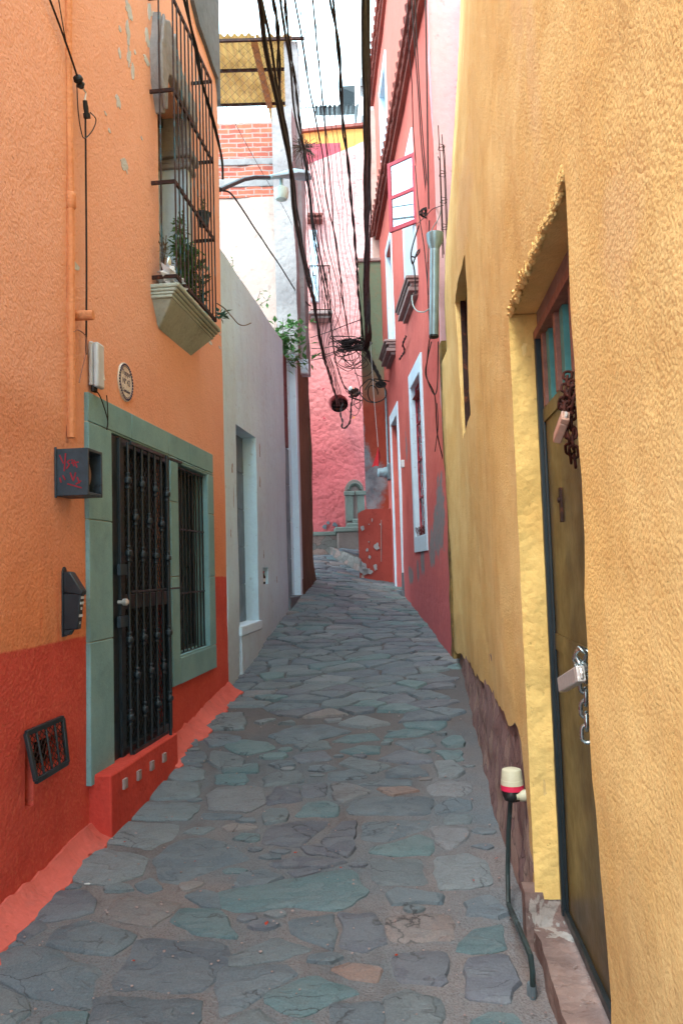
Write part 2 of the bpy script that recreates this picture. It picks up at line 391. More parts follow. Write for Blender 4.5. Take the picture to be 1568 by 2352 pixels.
MAT['steel_chain'] = simple('galvanised_chain', L(170, 180, 182), .28, .9, .15, 40, .0004, .5)
MAT['lock_steel'] = simple('brushed_lock_steel', L(206, 200, 196), .4, .5, .15, 60, .0002, .5)
MAT['lock_copper'] = simple('coppery_lock_face', L(206, 160, 140), .4, .5, .15, 60, .0002, .5)
MAT['white_plastic'] = simple('white_grey_plastic', L(196, 202, 206), .45, 0, .15, 12, .0003, .5)
MAT['cream_plastic'] = simple('cream_plastic', L(200, 196, 170), .45, 0, .15, 18, .0003, .5)
MAT['pink_plastic'] = simple('red_pink_band', L(214, 40, 80), .5, 0, .15, 18)
MAT['black_rubber'] = simple('black_rubber', L(22, 24, 26), .6, 0, .2, 20, .0005)
MAT['cable'] = simple('black_cable', L(30, 26, 26), .65, 0, .3, 8, .0005, .3)
MAT['thin_wire'] = simple('brown_grey_wire', L(52, 42, 42), .65, 0, .3, 8)
MAT['grey_wire'] = simple('grey_green_wire', L(150, 170, 165), .5, 0, .2, 8)
MAT['conduit'] = simple('galvanised_conduit', L(120, 136, 144), .4, .5, .3, 16)
MAT['gutter'] = simple('galvanised_downpipe', L(134, 154, 162), .35, .6, .25, 7, .001)
MAT['pipe_dark'] = simple('weathered_green_pipe', L(52, 66, 66), .5, .2, .5, 9, .002, .4, rust=L(110, 140, 142), rustt=.57)
MAT['glass_dark'] = simple('dark_window_glass', L(12, 20, 22), .3, 0, .1, 2, .0002, .6)
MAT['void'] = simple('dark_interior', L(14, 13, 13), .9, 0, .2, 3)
MAT['blue_door'] = simple('blue_grey_painted_door', L(112, 134, 148), .5, 0, .3, 6, .0008, .4)
MAT['red_brown_panel'] = simple('red_brown_panel', L(122, 56, 60), .7, 0, .35, 7, .001)
MAT['door_brown'] = simple('dark_red_brown_wood', L(96, 34, 36), .6, 0, .35, 9, .001)
MAT['door_red'] = simple('maroon_window_frame', L(176, 56, 70), .5, 0, .2, 9, .0008)
MAT['teal_paint'] = simple('teal_slat', L(84, 150, 150), .6, 0, .3, 14, .001)
MAT['wood_pinkish'] = simple('faded_pink_wood', L(150, 104, 92), .75, 0, .4, 22, .002)
MAT['lamp_grey'] = simple('lamp_grey_enamel', L(150, 178, 190), .4, .1, .2, 10)
MAT['lamp_bowl'] = simple('frosted_lamp_bowl', L(206, 220, 214), .25, 0, .1, 10)
MAT['red_flag'] = simple('red_paper', L(190, 20, 34), .7, 0, .2, 20)
MAT['plastic_bag'] = simple('white_plastic_bag', L(222, 226, 232), .35, 0, .1, 10)
MAT['pot_dark'] = simple('dark_blue_green_pot', L(24, 52, 58), .45, 0, .2, 10)
MAT['pot_teal'] = simple('teal_plastic_pot', L(86, 170, 180), .45, 0, .2, 10)
MAT['tile_white'] = simple('cream_glazed_plaque', L(214, 206, 192), .3, 0, .12, 30, .0003)
MAT['navy'] = simple('navy_glaze', L(38, 42, 84), .4, 0, .3, 30)
MAT['letter_white'] = simple('white_lettering', L(216, 216, 214), .6, 0, .1, 20)
MAT['graffiti'] = simple('red_spray_paint', L(150, 26, 44), .6, 0, .25, 20)
MAT['soil'] = simple('potting_soil', L(48, 36, 30), .95, 0, .4, 40, .006)
MAT['stem'] = simple('plant_stem', L(82, 92, 58), .7, 0, .3, 20)
MAT['twig'] = simple('dry_twig', L(92, 76, 62), .8, 0, .3, 20)
MAT['litter'] = simple('dry_red_leaf', L(170, 60, 40), .8, 0, .3, 30)
MAT['wood'] = simple('orange_wood_beam', L(176, 126, 70), .8, 0, .4, 9, .004)
def foliage(name, a, b):
    x = N(name); c = x.mix(x.ramp(x.noise(22, 3), .35, .65), a, b)
    x.b.inputs['Subsurface Weight'].default_value = 0
    x.done(c, .5, spec=.4)
    tr = x.n('ShaderNodeBsdfTranslucent'); x.lk(c, tr.inputs[0]); ms = x.n('ShaderNodeMixShader'); ms.inputs[0].default_value = .3
    out = x.nt.nodes['Material Output']; x.lk(x.b.outputs[0], ms.inputs[1]); x.lk(tr.outputs[0], ms.inputs[2]); x.lk(ms.outputs[0], out.inputs[0])
    return x.m
MAT['leaf'] = foliage('green_leaf', L(58, 98, 56), L(96, 140, 78))
MAT['leaf_blue'] = foliage('blue_green_succulent', L(48, 92, 84), L(66, 112, 98))
MAT['leaf_dull'] = foliage('dull_green_leaf', L(74, 92, 56), L(112, 112, 70))
def brick():
    x = N('red_brick_courses')
    t = x.n('ShaderNodeTexBrick'); cmb = x.n('ShaderNodeCombineXYZ')
    X, Y, Z = x.xyz()[0], x.xyz()[1], x.xyz()[2]
    wob = x.math('MULTIPLY', x.math('SUBTRACT', x.noise(5, 4), .5), .05)
    x.lk(x.math('ADD', X, Y), cmb.inputs[0]); x.lk(x.math('ADD', Z, wob), cmb.inputs[1]); x.lk(cmb.outputs[0], t.inputs['Vector'])
    t.inputs['Scale'].default_value = 1; t.inputs['Brick Width'].default_value = .27; t.inputs['Row Height'].default_value = .083
    t.inputs['Mortar Size'].default_value = .012; t.inputs['Mortar Smooth'].default_value = .3; t.inputs['Bias'].default_value = 0
    t.inputs['Color1'].default_value = L(190, 104, 82); t.inputs['Color2'].default_value = L(160, 84, 74); t.inputs['Mortar'].default_value = L(164, 142, 136)
    c = x.mix(x.ramp(x.noise(9, 6, .7), .5, .75, 0, .5), t.outputs[0], L(214, 140, 100))
    c = x.mix(x.ramp(x.noise(30, 5, .7), .55, .7, 0, .5), c, L(150, 110, 104))
    x.bump(t.outputs['Fac'], -.8, .02); x.bump(x.noise(40, 5, .6), .6, .008)
    return x.done(c, .9, spec=.15)
MAT['brick'] = brick()
def corrugated():
    x = N('yellowed_corrugated_sheet')
    c = x.mix(x.ramp(x.noise(1.6, 6, .7), .45, .7), L(214, 192, 150), L(184, 156, 112))
    c = x.mix(x.ramp(x.noise(4, 7, .75), .58, .7, 0, .75), c, L(96, 74, 60))
    x.done(c, .7); tr = x.n('ShaderNodeBsdfTranslucent'); x.lk(c, tr.inputs[0]); ms = x.n('ShaderNodeMixShader'); ms.inputs[0].default_value = .55
    out = x.nt.nodes['Material Output']; x.lk(x.b.outputs[0], ms.inputs[1]); x.lk(tr.outputs[0], ms.inputs[2]); x.lk(ms.outputs[0], out.inputs[0]); return x.m
MAT['corrugated'] = corrugated()
def doormetal():
    x = N('dark_olive_steel_door')
    c = x.mix(x.ramp(x.noise(1.3, 6, .6, x.mapv(x.pos, (1.5, 1.5, .5))), .35, .65), L(92, 74, 34), L(62, 54, 36))
    c = x.mix(x.ramp(x.xyz()[1], 2.5, 3.05, .8, 0), c, L(48, 44, 46))  # dark grey on the near side is a reflection painted into the colour
    c = x.mix(x.ramp(x.noise(1, 6, .75, x.mapv(x.pos, (60, 60, 3))), .54, .64, 0, .6), c, L(34, 32, 32))
    c = x.mix(x.ramp(x.noise(2.3, 7, .75), .52, .66, 0, .6), c, L(44, 40, 38))
    c = x.mix(x.ramp(x.noise(36, 4, .7), .68, .72, 0, .6), c, L(130, 110, 84))
    x.bump(x.noise(14, 3), .4, .004); return x.done(c, x.ramp(x.noise(6, 4), .3, .7, .3, .5), .1, .5)
MAT['steel_door'] = doormetal()
def paneglass():
    x = N('window_pane_glass'); x.done(L(190, 205, 215), .03, .0, .8); x.b.inputs['Metallic'].default_value = .75; return x.m
MAT['pane'] = paneglass()
def mortar():
    x = N('mortar_bed')
    c = x.mix(x.ramp(x.noise(1.1, 6, .65), .35, .65), L(122, 112, 110), L(100, 108, 114))
    c = x.mix(x.ramp(x.noise(.7, 6, .7, x.mapv(x.pos, (1.4, .7, 1))), .52, .66, 0, .7), c, L(84, 72, 68))
    c = x.mix(x.ramp(x.math('ADD', x.xyz()[1], x.noise(2, 4)), 5.8, 8.2, 0, .8), c, L(84, 78, 78))
    c = x.mix(x.ramp(x.vor(90, v=x.pos), .15, .5, .45, 0), c, L(72, 62, 60))
    c = x.mix(x.ramp(x.noise(120, 3, .8), .6, .75, 0, .5), c, L(158, 142, 136))
    x.bump(x.vor(85, v=x.pos), .8, .006); x.bump(x.noise(9, 6, .6), .8, .02)
    return x.done(c, .9, spec=.2)
MAT['mortar'] = mortar()
def paver():
    x = N('flagstone')
    a = x.n('ShaderNodeVertexColor'); a.layer_name = 'Col'; base = a.outputs[0]
    c = x.mix(x.ramp(x.noise(3.5, 7, .7, x.mapv(x.pos, (1, 1.6, 1)), .8), .35, .7, 0, .45), base, L(116, 122, 126))
    c = x.mix(x.ramp(x.noise(7, 8, .72, None, 1.2), .55, .75, 0, .5), c, L(86, 84, 90))
    c = x.mix(x.ramp(x.noise(110, 5, .8), .42, .68, 0, .5), c, L(58, 60, 66)); c = x.mix(x.ramp(x.noise(75, 5, .8), .55, .75, 0, .4), c, L(150, 152, 152)); c = x.mix(x.ramp(x.vor(26, v=x.pos), .05, .1, .5, 0), c, L(54, 52, 54))
    c = x.mix(x.ramp(x.noise(22, 7, .75), .64, .7, 0, .6), c, L(56, 50, 52))
    wv = x.n('ShaderNodeVectorMath', operation='ADD'); x.lk(x.pos, wv.inputs[0]); nz = x.n('ShaderNodeTexNoise'); x.lk(x.pos, nz.inputs[0]); nz.inputs['Scale'].default_value = 5; nz.inputs['Detail'].default_value = 6
    s2 = x.n('ShaderNodeVectorMath', operation='SCALE'); x.lk(nz.outputs['Color'], s2.inputs[0]); s2.inputs['Scale'].default_value = .35; x.lk(s2.outputs[0], wv.inputs[1])
    cr_ = x.vor(2.1, 'DISTANCE_TO_EDGE', x.mapv(wv.outputs[0], (1, 1.8, 1))); gate = x.ramp(x.noise(2.1, 3), .5, .56)
    ck = x.math('MULTIPLY', x.ramp(cr_, .004, .02, 1, 0), gate); c = x.mix(x.math('MULTIPLY', ck, .75), c, L(44, 42, 44))
    ledge = x.ramp(x.noise(2.6, 4, .5, x.mapv(x.pos, (1, 1.7, 1)), 1.4), .5, .515); c = x.mix(x.math('MULTIPLY', ledge, .13), c, L(138, 142, 142))
    x.bump(ledge, .8, .006); x.bump(ck, -.8, .008)
    c = x.mix(x.ramp(x.noise(.9, 5, .7), .6, .72, 0, .5), c, L(80, 70, 66))
    x.bump(x.noise(4, 6, .6, x.mapv(x.pos, (1, 2.2, 1)), 1.0), .8, .014); x.bump(x.noise(26, 8, .72, None, .4), 1, .011); x.bump(x.noise(150, 3, .6), .5, .0015)
    return x.done(c, x.ramp(x.noise(5, 5), .3, .7, .55, .85), spec=.35)
MAT['paver'] = paver()
# ================================================================ ground
YL = [(-2, -1.86), (0, -1.80), (3.0, -1.70), (3.88, -1.62), (5.1, -1.54), (8.5, -1.155), (12.6, -.415), (14.3, -.21), (17.4, .27), (20, .34), (26, .5)]
YR = [(-2, -1.86), (0, -1.80), (3.0, -1.72), (3.7, -1.69), (6.8, -1.32), (8.7, -1.05), (13, -.56), (15.7, -.27), (17.8, .2), (20, .34), (26, .5)]
def lerpt(t, y):
    if y <= t[0][0]: return t[0][1]
    for (a, p), (b, q) in zip(t, t[1:]):
        if y <= b: return p+(q-p)*(y-a)/(b-a)
    return t[-1][1]
def gz(x, y):
    xl = -2.077+.111*y if y < 14.3 else -.49; xr = .5+.083*y if y < 8.7 else 1.478-.035*y
    t = min(1, max(0, (x-xl)/max(.4, xr-xl)))
    z = lerpt(YL, y)*(1-t)+lerpt(YR, y)*t
    return E + z + .012*noise.noise(Vector((x*1.3, y*1.3, 0)))
def gpx(q):
    d = ray(*q); lo, hi = 1.5, 24
    for _ in range(40):
        m = (lo+hi)/2; p = EYE + d*(m/d.y)
        if p.z > gz(p.x, p.y): lo = m
        else: hi = m
    return EYE + d*(lo/d.y)
xs = [-60, -30, -15, -8, -4]+[-3+.1*i for i in range(61)]+[4, 8, 15, 30, 60]
ys = [-40, -20, -10, -5, -2]+[-1+.12*i for i in range(185)]+[24, 30, 45, 70, 120]
g = MB(); vs = [Vector((x, y, gz(x, y))) for x in xs for y in ys]; n = len(ys)
g.faces(vs, [(i*n+j, (i+1)*n+j, (i+1)*n+j+1, i*n+j+1) for i in range(len(xs)-1) for j in range(n-1)])
build('street', g, MAT['mortar'])['kind'] = 'structure'
# ---- flagstones
GREY = [(104, 114, 122), (98, 108, 116), (110, 120, 124), (96, 104, 114), (108, 116, 120), (100, 112, 120)]
TEAL = [(92, 118, 122), (98, 122, 124)]; PURP = [(104, 106, 116), (98, 98, 108)]; ORNG = [(140, 122, 116), (134, 122, 118)]
PALE = [(126, 131, 134), (128, 127, 130)]
def inset(poly, d):
    n = len(poly); out = []
    c = sum(poly, Vector((0, 0)))/n
    for i, p in enumerate(poly):
        a = (p-poly[i-1]); b = (poly[(i+1) % n]-p)
        if a.length < 1e-6 or b.length < 1e-6: out.append(p); continue
        a.normalize(); b.normalize(); m = Vector((-(a.y+b.y), a.x+b.x))
        if m.length < 1e-4: m = c-p
        m.normalize(); out.append(p+m*d)
    return out
stones = MB()
def stone(poly, col, h=None, seg=.035, amp=.010, keep=0, zf=None):
    poly = [Vector(p) for p in poly]
    ar = sum(a.x*b.y-b.x*a.y for a, b in zip(poly, poly[1:]+poly[:1]))/2
    if ar < 0: poly.reverse(); ar = -ar
    if ar < .0015: return
    # round the corners once, then roughen
    q = []
    for a, b in zip(poly, poly[1:]+poly[:1]): q += [a*.9+b*.1, a*.1+b*.9]
    out = []; sd = random.random()*50
    for a, b in zip(q, q[1:]+q[:1]):
        k = max(1, int((b-a).length/seg))
        out += [a+(b-a)*i/k for i in range(k)]
    c = sum(out, Vector((0, 0)))/len(out)
    out = [p+(p-c).normalized()*(amp*noise.noise(Vector((p.x*9, p.y*9, sd)))*2.2+amp*1.1*noise.noise(Vector((p.x*34, p.y*34, sd)))) for p in out]
    far = min(1, max(0, (c.y-5)/3)); h = h if h is not None else random.uniform(.006, .017)+far*random.uniform(.0, .018)
    tx, ty = random.uniform(-.012, .012), random.uniform(-.012, .012)-far*random.uniform(-.01, .05)
    zf = zf or gz
    def zt(p, k): return zf(p.x, p.y)+k+(p.x-c.x)*tx+(p.y-c.y)*ty
    n = len(out); i1 = inset(out, .004); i2 = [p+(c-p)*.10 for p in out]; i3 = [p+(c-p)*.5 for p in out]
    vs = [Vector((p.x, p.y, zt(p, -.03))) for p in out]+[Vector((p.x, p.y, zt(p, h*.35))) for p in i1]
    vs += [Vector((p.x, p.y, zt(p, h+.002*noise.noise(Vector((p.x*12, p.y*12, sd)))))) for p in i2]
    vs += [Vector((p.x, p.y, zt(p, h+.003+.004*noise.noise(Vector((p.x*7, p.y*7, sd)))))) for p in i3]+[Vector((c.x, c.y, zt(c, h+.003)))]
    fs = []
    for r in range(3):
        fs += [(r*n+i, r*n+(i+1) % n, (r+1)*n+(i+1) % n, (r+1)*n+i) for i in range(n)]
    fs += [(3*n+i, 3*n+(i+1) % n, 4*n) for i in range(n)]
    k = random.uniform(.84, 1.02); stones.col = L(*col, k); stones.faces(vs, fs)
T3 = [([(730,1075),(800,1035),(1180,1050),(1130,1140),(900,1150),(740,1130)],0),([(610,1210),(690,1155),(1060,1170),(1020,1260),(890,1320),(620,1280)],4),
([(350,1440),(450,1320),(560,1305),(860,1370),(840,1460),(650,1535),(380,1490)],4),([(910,1390),(1010,1290),(1210,1255),(1340,1280),(1480,1380),(1300,1430),(1080,1510),(960,1510)],0),
([(805,1530),(900,1490),(960,1555),(870,1580)],0),([(1225,1000),(1290,955),(1460,945),(1560,960),(1580,1050),(1480,1100),(1260,1090)],4),
([(870,960),(940,925),(1200,930),(1170,1010),(950,1030),(860,1005)],0),([(1000,860),(1080,830),(1220,850),(1200,900),(1100,920),(1000,890)],0),
([(620,1720),(670,1640),(760,1597),(1060,1650),(1010,1700),(890,1780)],3),([(1015,1740),(1080,1680),(1300,1690),(1420,1850),(1160,1830)],1),
([(270,1880),(350,1800),(480,1760),(800,1835),(790,1880),(660,1950),(530,1935)],0),([(-160,2010),(0,1930),(200,1900),(590,2050),(540,2160),(530,2290),(200,2190),(0,2110)],0),
([(840,1850),(1340,1890),(1340,2010),(1180,2180),(650,2140)],0),([(580,2200),(1190,2220),(1160,2352),(1120,2500),(500,2500),(540,2352)],0),
([(-120,2140),(0,2160),(130,2220),(200,2300),(100,2352),(-100,2400)],0),([(260,2352),(350,2310),(510,2310),(500,2400),(300,2420)],1),
([(40,1790),(240,1740),(260,1790),(130,1860),(60,1850)],2),([(330,1570),(500,1570),(560,1620),(540,1700),(300,1760),(130,1720)],2),
([(1100,1600),(1200,1570),(1320,1600),(1300,1670),(1180,1660)],0),([(1330,700),(1440,670),(1600,690),(1640,720),(1480,755),(1380,750)],1),
([(1190,650),(1260,630),(1430,650),(1400,690),(1250,715)],0),([(1280,880),(1450,870),(1480,910),(1440,935),(1280,930)],1),
([(1190,570),(1270,510),(1440,510),(1460,560),(1440,610),(1230,610)],0),([(1090,750),(1225,750),(1220,800),(1060,820),(1030,780)],0),
([(1250,735),(1400,760),(1455,800),(1440,855),(1290,840),(1240,800)],0),([(1200,1110),(1440,1120),(1380,1140),(1210,1135)],0),([(-100,1880),(20,1830),(130,1880),(0,1910)],2)]
T1 = [([(-70,1560),(0,1530),(350,1475),(690,1410),(790,1535),(620,1620),(370,1600),(100,1630),(0,1600)],1),([(770,1160),(1100,1150),(1060,1200),(960,1230),(870,1260),(750,1255)],0),
([(800,1300),(930,1270),(1050,1225),(1110,1250),(1110,1330),(920,1335),(790,1320)],1),([(790,1355),(1060,1355),(1075,1480),(850,1490),(810,1460)],0),
([(1130,1345),(1290,1325),(1390,1370),(1415,1490),(1340,1505),(1140,1515)],4),([(880,1540),(930,1510),(1170,1550),(1165,1590),(1010,1580),(890,1595)],0),
([(1275,1580),(1430,1545),(1520,1640),(1440,1660),(1300,1650)],0),([(860,1655),(1200,1650),(1230,1690),(1220,1770),(890,1795)],3),
([(1245,1830),(1320,1720),(1480,1700),(1500,1830),(1330,1845)],1),([(915,1860),(1170,1840),(1190,1990),(1150,2010),(930,2000)],2),
([(1295,1890),(1500,1860),(1560,1990),(1510,2110),(1290,2095)],2),([(600,1930),(680,1900),(850,1930),(820,1990),(700,1975)],5),
([(230,2060),(500,1960),(730,2050),(500,2140),(430,2185),(240,2110)],1),([(590,2110),(850,2105),(870,2300),(590,2300)],0),
([(868,2080),(990,2040),(1150,2080),(1190,2170),(1100,2280),(900,2300)],0),([(1340,2220),(1420,2155),(1560,2170),(1600,2300),(1330,2300)],1),
([(0,1930),(350,1905),(410,1950),(200,2060),(100,2140),(0,2180)],0),([(380,1680),(605,1640),(605,1720),(595,1830),(520,1790),(380,1750)],0),
([(635,1640),(810,1630),(880,1790),(760,1830),(640,1820)],2),([(50,1870),(300,1760),(480,1830),(300,1880),(60,1910)],0),
([(70,2200),(200,2130),(300,2209),(250,2320),(70,2320)],0),([(1105,1190),(1300,1185),(1290,1260),(1200,1300),(1130,1250)],4),
([(1170,1150),(1215,1125),(1310,1120),(1300,1165),(1190,1170)],0),([(1130,1080),(1220,1040),(1310,1055),(1310,1095),(1140,1115)],0),
([(665,1095),(760,1040),(1115,1035),(1110,1120),(690,1120)],0),([(395,1135),(480,1060),(550,1050),(625,1075),(625,1130)],1),
([(585,965),(680,958),(800,1005),(660,1055),(600,1040)],4),([(830,985),(1000,980),(1050,1000),(900,1020)],5),([(1090,980),(1150,950),(1300,955),(1310,990),(1250,1020),(1110,1020)],4),
([(725,965),(870,938),(1010,940),(1000,970)],0),([(880,900),(950,870),(1050,875),(1100,920),(880,928)],0),([(1130,850),(1210,845),(1280,900),(1250,925),(1150,925)],4),
([(630,855),(690,825),(915,870),(800,905),(720,890)],0),([(580,905),(700,882),(780,925),(620,945),(580,935)],0),([(830,835),(930,785),(1100,820),(1110,850),(1000,862)],2),
([(1130,790),(1270,785),(1280,840),(1200,840)],1),([(1165,740),(1220,710),(1270,715),(1280,765),(1200,770)],1),([(640,790),(740,765),(840,765),(840,800),(700,808)],1),
([(590,740),(680,705),(800,698),(830,730),(700,745)],1),([(230,930),(280,910),(430,900),(440,955),(250,970)],0),([(250,1040),(300,980),(420,975),(430,1050),(260,1070)],2),
([(440,970),(560,950),(555,1020),(440,1030)],2),([(235,1110),(270,1095),(360,1098),(355,1150),(250,1170)],0),([(270,1190),(420,1160),(590,1150),(430,1285),(220,1280)],2),
([(540,1270),(640,1165),(720,1160),(710,1290),(670,1355)],2),([(430,1295),(520,1280),(630,1350),(480,1325)],2),([(270,1380),(400,1355),(670,1370),(560,1400),(300,1395)],2),
([(100,1440),(240,1425),(335,1450),(250,1490),(80,1500)],0),([(370,1420),(500,1400),(535,1415),(400,1450)],2),([(390,820),(560,790),(590,835),(420,850)],2),
([(265,710),(400,660),(560,650),(690,690),(450,745),(330,750)],0),([(620,650),(740,605),(900,650),(760,670)],4),([(870,685),(1050,680),(980,700)],0),([(915,740),(1100,725),(1140,765),(1000,785)],0),
([(400,760),(560,735),(580,775),(430,790)],0),([(20,880),(200,855),(215,900),(40,910)],1)]
PAL = [GREY, TEAL, PURP, ORNG, PALE, [(150, 116, 102)]]
traced = []
for T, cv in ((T3, c3), (T1, s1)):
    for p, k in T:
        q = [gpx(cv(*a)) for a in p]; q = [Vector((a.x, a.y)) for a in q]
        if sum(a.x*b.y-b.x*a.y for a, b in zip(q, q[1:]+q[:1])) < 0: q.reverse()
        q = inset(q, -.016)
        traced.append(q); stone(q, random.choice(PAL[k]), amp=.012, seg=.05)
# ---- the rest: jittered cells clipped against their neighbours
def clip(poly, p, nrm):
    out = []
    for a, b in zip(poly, poly[1:]+poly[:1]):
        da = (a-p).dot(nrm); db = (b-p).dot(nrm)
        if da <= 0: out.append(a)
        if (da < 0 < db) or (db < 0 < da): out.append(a+(b-a)*(da/(da-db)))
    return out
fill = []
seeds = []; y = .6
while y < 19.4:
    dy = .19+.05*random.random(); xl = -2.3+.111*y if y < 14.3 else -1.6; xr = .62+.083*y if y < 8.7 else 1.6-.035*y
    x = xl-random.random()*.3; row = []
    while x < xr+.2:
        row.append(Vector((x, y+random.uniform(-.085, .085)))); x += random.choice((.22, .3, .36, .46, .56))*random.uniform(.85, 1.15)
    seeds += row; y += dy
tb = [(min(p.x for p in q)-.02, max(p.x for p in q)+.02, min(p.y for p in q)-.02, max(p.y for p in q)+.02) for q in traced]
def inside(pt, q):
    r = False
    for a, b in zip(q, q[1:]+q[:1]):
        if (a.y > pt.y) != (b.y > pt.y) and pt.x < (b.x-a.x)*(pt.y-a.y)/(b.y-a.y)+a.x: r = not r
    return r
SX = .62          # stones lie with their long side across the lane
for i, s in enumerate(seeds):
    nb = [t for t in seeds if t is not s and abs(t.y-s.y) < .75 and abs(t.x-s.x) < 1.3]
    poly = [s+Vector(v) for v in ((-.6, -.5), (.6, -.5), (.6, .5), (-.6, .5))]
    for t in nb:
        m = (s+t)/2; d = t-s; nn = Vector((d.x*SX*SX, d.y)).normalized(); poly = clip(poly, m, nn)
        if len(poly) < 3: break
    if len(poly) < 3: continue
    c = sum(poly, Vector((0, 0)))/len(poly)
    if 2.6 < c.y:
        pr = None
        hit = any(b[0] < p.x < b[1] and b[2] < p.y < b[3] and inside(p, q) for p in poly+[c] for q, b in zip(traced, tb))
        if hit:
            if any(inside(c, q) for q in traced): continue
            for kk in (.9, .8, .68, .55, .42):
                pk_ = [c+(p-c)*kk for p in poly]
                if not any(b[0] < p.x < b[1] and b[2] < p.y < b[3] and inside(p, q) for p in pk_ for q, b in zip(traced, tb)): break
            else: continue
            poly = pk_
        d = Vector((c.x, c.y, gz(c.x, c.y)))-EYE; py = 1176-FPX*d.dot(CU)/d.dot(fw)
    poly = inset(poly if sum(a.x*b.y-b.x*a.y for a, b in zip(poly, poly[1:]+poly[:1])) > 0 else poly[::-1], random.choice((.001, .003, .006, .012) if c.y < 6 else (.003, .008, .012, .02)))
    if c.y < 8.4 and c.x > .5+.083*c.y-.13: continue
    fill.append(poly)
    cs = random.choices(PAL, (58, 12, 16, 5, 9, 0))[0]
    stone(poly, random.choice(cs), amp=.010, seg=.07 if c.y > 9 else .05)
# pack the leftover gaps of the near lane with small stones
placed = list(traced)+fill; pb = [(min(p.x for p in q), max(p.x for p in q), min(p.y for p in q), max(p.y for p in q)) for q in placed]
rg = random.Random(5)
for r_, tries in ((.17, 900), (.13, 1300), (.095, 1800), (.065, 2200), (.045, 1600)):
    for _ in range(tries):
        y = rg.uniform(2.6, 6.6); c = Vector((rg.uniform(-2.077+.111*y, .5+.083*y), y)); n = rg.randint(5, 8); a0_ = rg.random()*6
        q = [c+Vector((math.cos(a0_+2*math.pi*k/n)*r_*rg.uniform(1.0, 1.5), math.sin(a0_+2*math.pi*k/n)*r_*rg.uniform(.6, .9))) for k in range(n)]
        m_ = .012; bad = c.x > .5+.083*y-.12
        for Q_, b in zip(placed, pb):
            if b[1]+m_ < c.x-r_*1.5 or b[0]-m_ > c.x+r_*1.5 or b[3]+m_ < c.y-r_ or b[2]-m_ > c.y+r_: continue
            if inside(c, Q_) or any(inside(c+(p-c)*1.1, Q_) for p in q) or any(inside(c+(a+b2)/2-c, Q_) for a, b2 in zip(q, q[1:]+q[:1])) or any(inside(p, q) for p in Q_): bad = True; break
        if bad: continue
        placed.append(q); pb.append((min(p.x for p in q), max(p.x for p in q), min(p.y for p in q), max(p.y for p in q)))
        stone(q, rg.choice(PAL[rg.choices((0, 1, 2, 3, 4), (60, 9, 16, 4, 11))[0]]), amp=.010)
build('paving_stones', stones, MAT['paver'], smooth=40)['kind'] = 'structure'
# ================================================================ orange house (left)
def gof(F, u, w=0): p = F.P(u, 0, w); return gz(p.x, p.y)
def U(F, q, w=0): return F.px(q, w)
def poly_patch(mb, F, c, ru, rz, n=14, w=.004, seed=0, jag=.35):
    # irregular flake with real thickness
    pts = []
    for k in range(n):
        a = 2*math.pi*k/n; r = 1+jag*noise.noise(Vector((math.cos(a)*1.7, math.sin(a)*1.7, seed*9.1+.3)))*2
        pts.append((c[0]+ru*r*math.cos(a), c[1]+rz*r*math.sin(a)))
    mb.prism(F, pts, -.01, w)
uL = U(OW, (192, 905))[0]; uR = U(OW, (483, 1100))[0]
dA, dT = U(OW, (246, 990)); dB = U(OW, (388, 1400))[0]; dBot = U(OW, (250, 1768))[1]
wA, wT = U(OW, (400, 1060)); wB, wT2 = U(OW, (470, 1097)); wBot = U(OW, (402, 1512))[1]
sT = U(OW, (192, 900))[1]; wOut = U(OW, (390, 1580))[1]
uEnd = U(OW, (520, 1300))[0]
bA = U(OW, (366, 600))[0]; bB = U(OW, (432, 600))[0]
bz0 = U(OW, (352, 650))[1]; bz1 = U(OW, (420, 262))[1]
og = thing('orange_house', 'orange plastered house with a red painted base and a green stone door surround', 'house', OW.P(5, E-1.6, -.2))
m = MB(); fo = wf(amp=.010, sc_=.9, seed=1)
def owd(u, z):
    left = max(0, min(1, (U0-u)/.05)); return fo(u, z) + .03*left*max(0, min(1, (z-E-.75)/.08))
U0 = U(OW, (149, 700))[0]
v0, v1 = U(OW, c3(152, 760)); 
hv = (U(OW, c3(150, 900))[0], U(OW, c3(200, 900))[0], U(OW, c3(150, 1085))[1], U(OW, c3(160, 700))[1], .12)
hv2 = (hv[1], U(OW, c3(385, 700))[0], U(OW, c3(385, 780))[1], hv[3], .12)
holes = [(dA, dB, dBot, dT, .18), (wA, wB, wBot, wT, .2), (bA, bB, bz0+.12, bz1, .28), hv, hv2]
m.wall(OW, -1.5, uEnd, -.4, E+7.6, holes, step=.12, disp=owd, T=.4)
build('wall', m, MAT['orange'], og)
# stone surround: jamb, lintel and window pieces with mortar joints between the blocks
m = MB(); J = .006
def blocks(u0, u1, zs, w=.03):
    for a, b in zip(zs, zs[1:]): m.box(OW, u0, u1, a+J/2, b-J/2, -.05, w)
zA = [dBot-.02]+[U(OW, c2(600, y))[1] for y in (2000, 1230)]+[dT]
blocks(uL, dA, zA)
zt = sT
us = [uL, U(OW, c2(815, 600))[0], U(OW, c2(1050, 600))[0], U(OW, c2(1190, 700))[0], uR]
for a, b in zip(us, us[1:]): m.box(OW, a+J/2, b-J/2, dT+J/2, zt, -.05, .03)
zM = [wOut, U(OW, c2(1080, 1590))[1], U(OW, c2(1080, 1110))[1], dT]
blocks(dB, wA, zM)
blocks(wB, uR, [wBot, U(OW, c2(1320, 1590))[1], U(OW, c2(1320, 1190))[1], wT])
m.box(OW, wA+J/2, uR, wOut, wBot-J/2, -.05, .03)
if dT > wT: m.box(OW, wA, uR, wT+J/2, dT-J/2, -.05, .03)
build('door_surround', m, MAT['greenstone'], og, bev=.005)
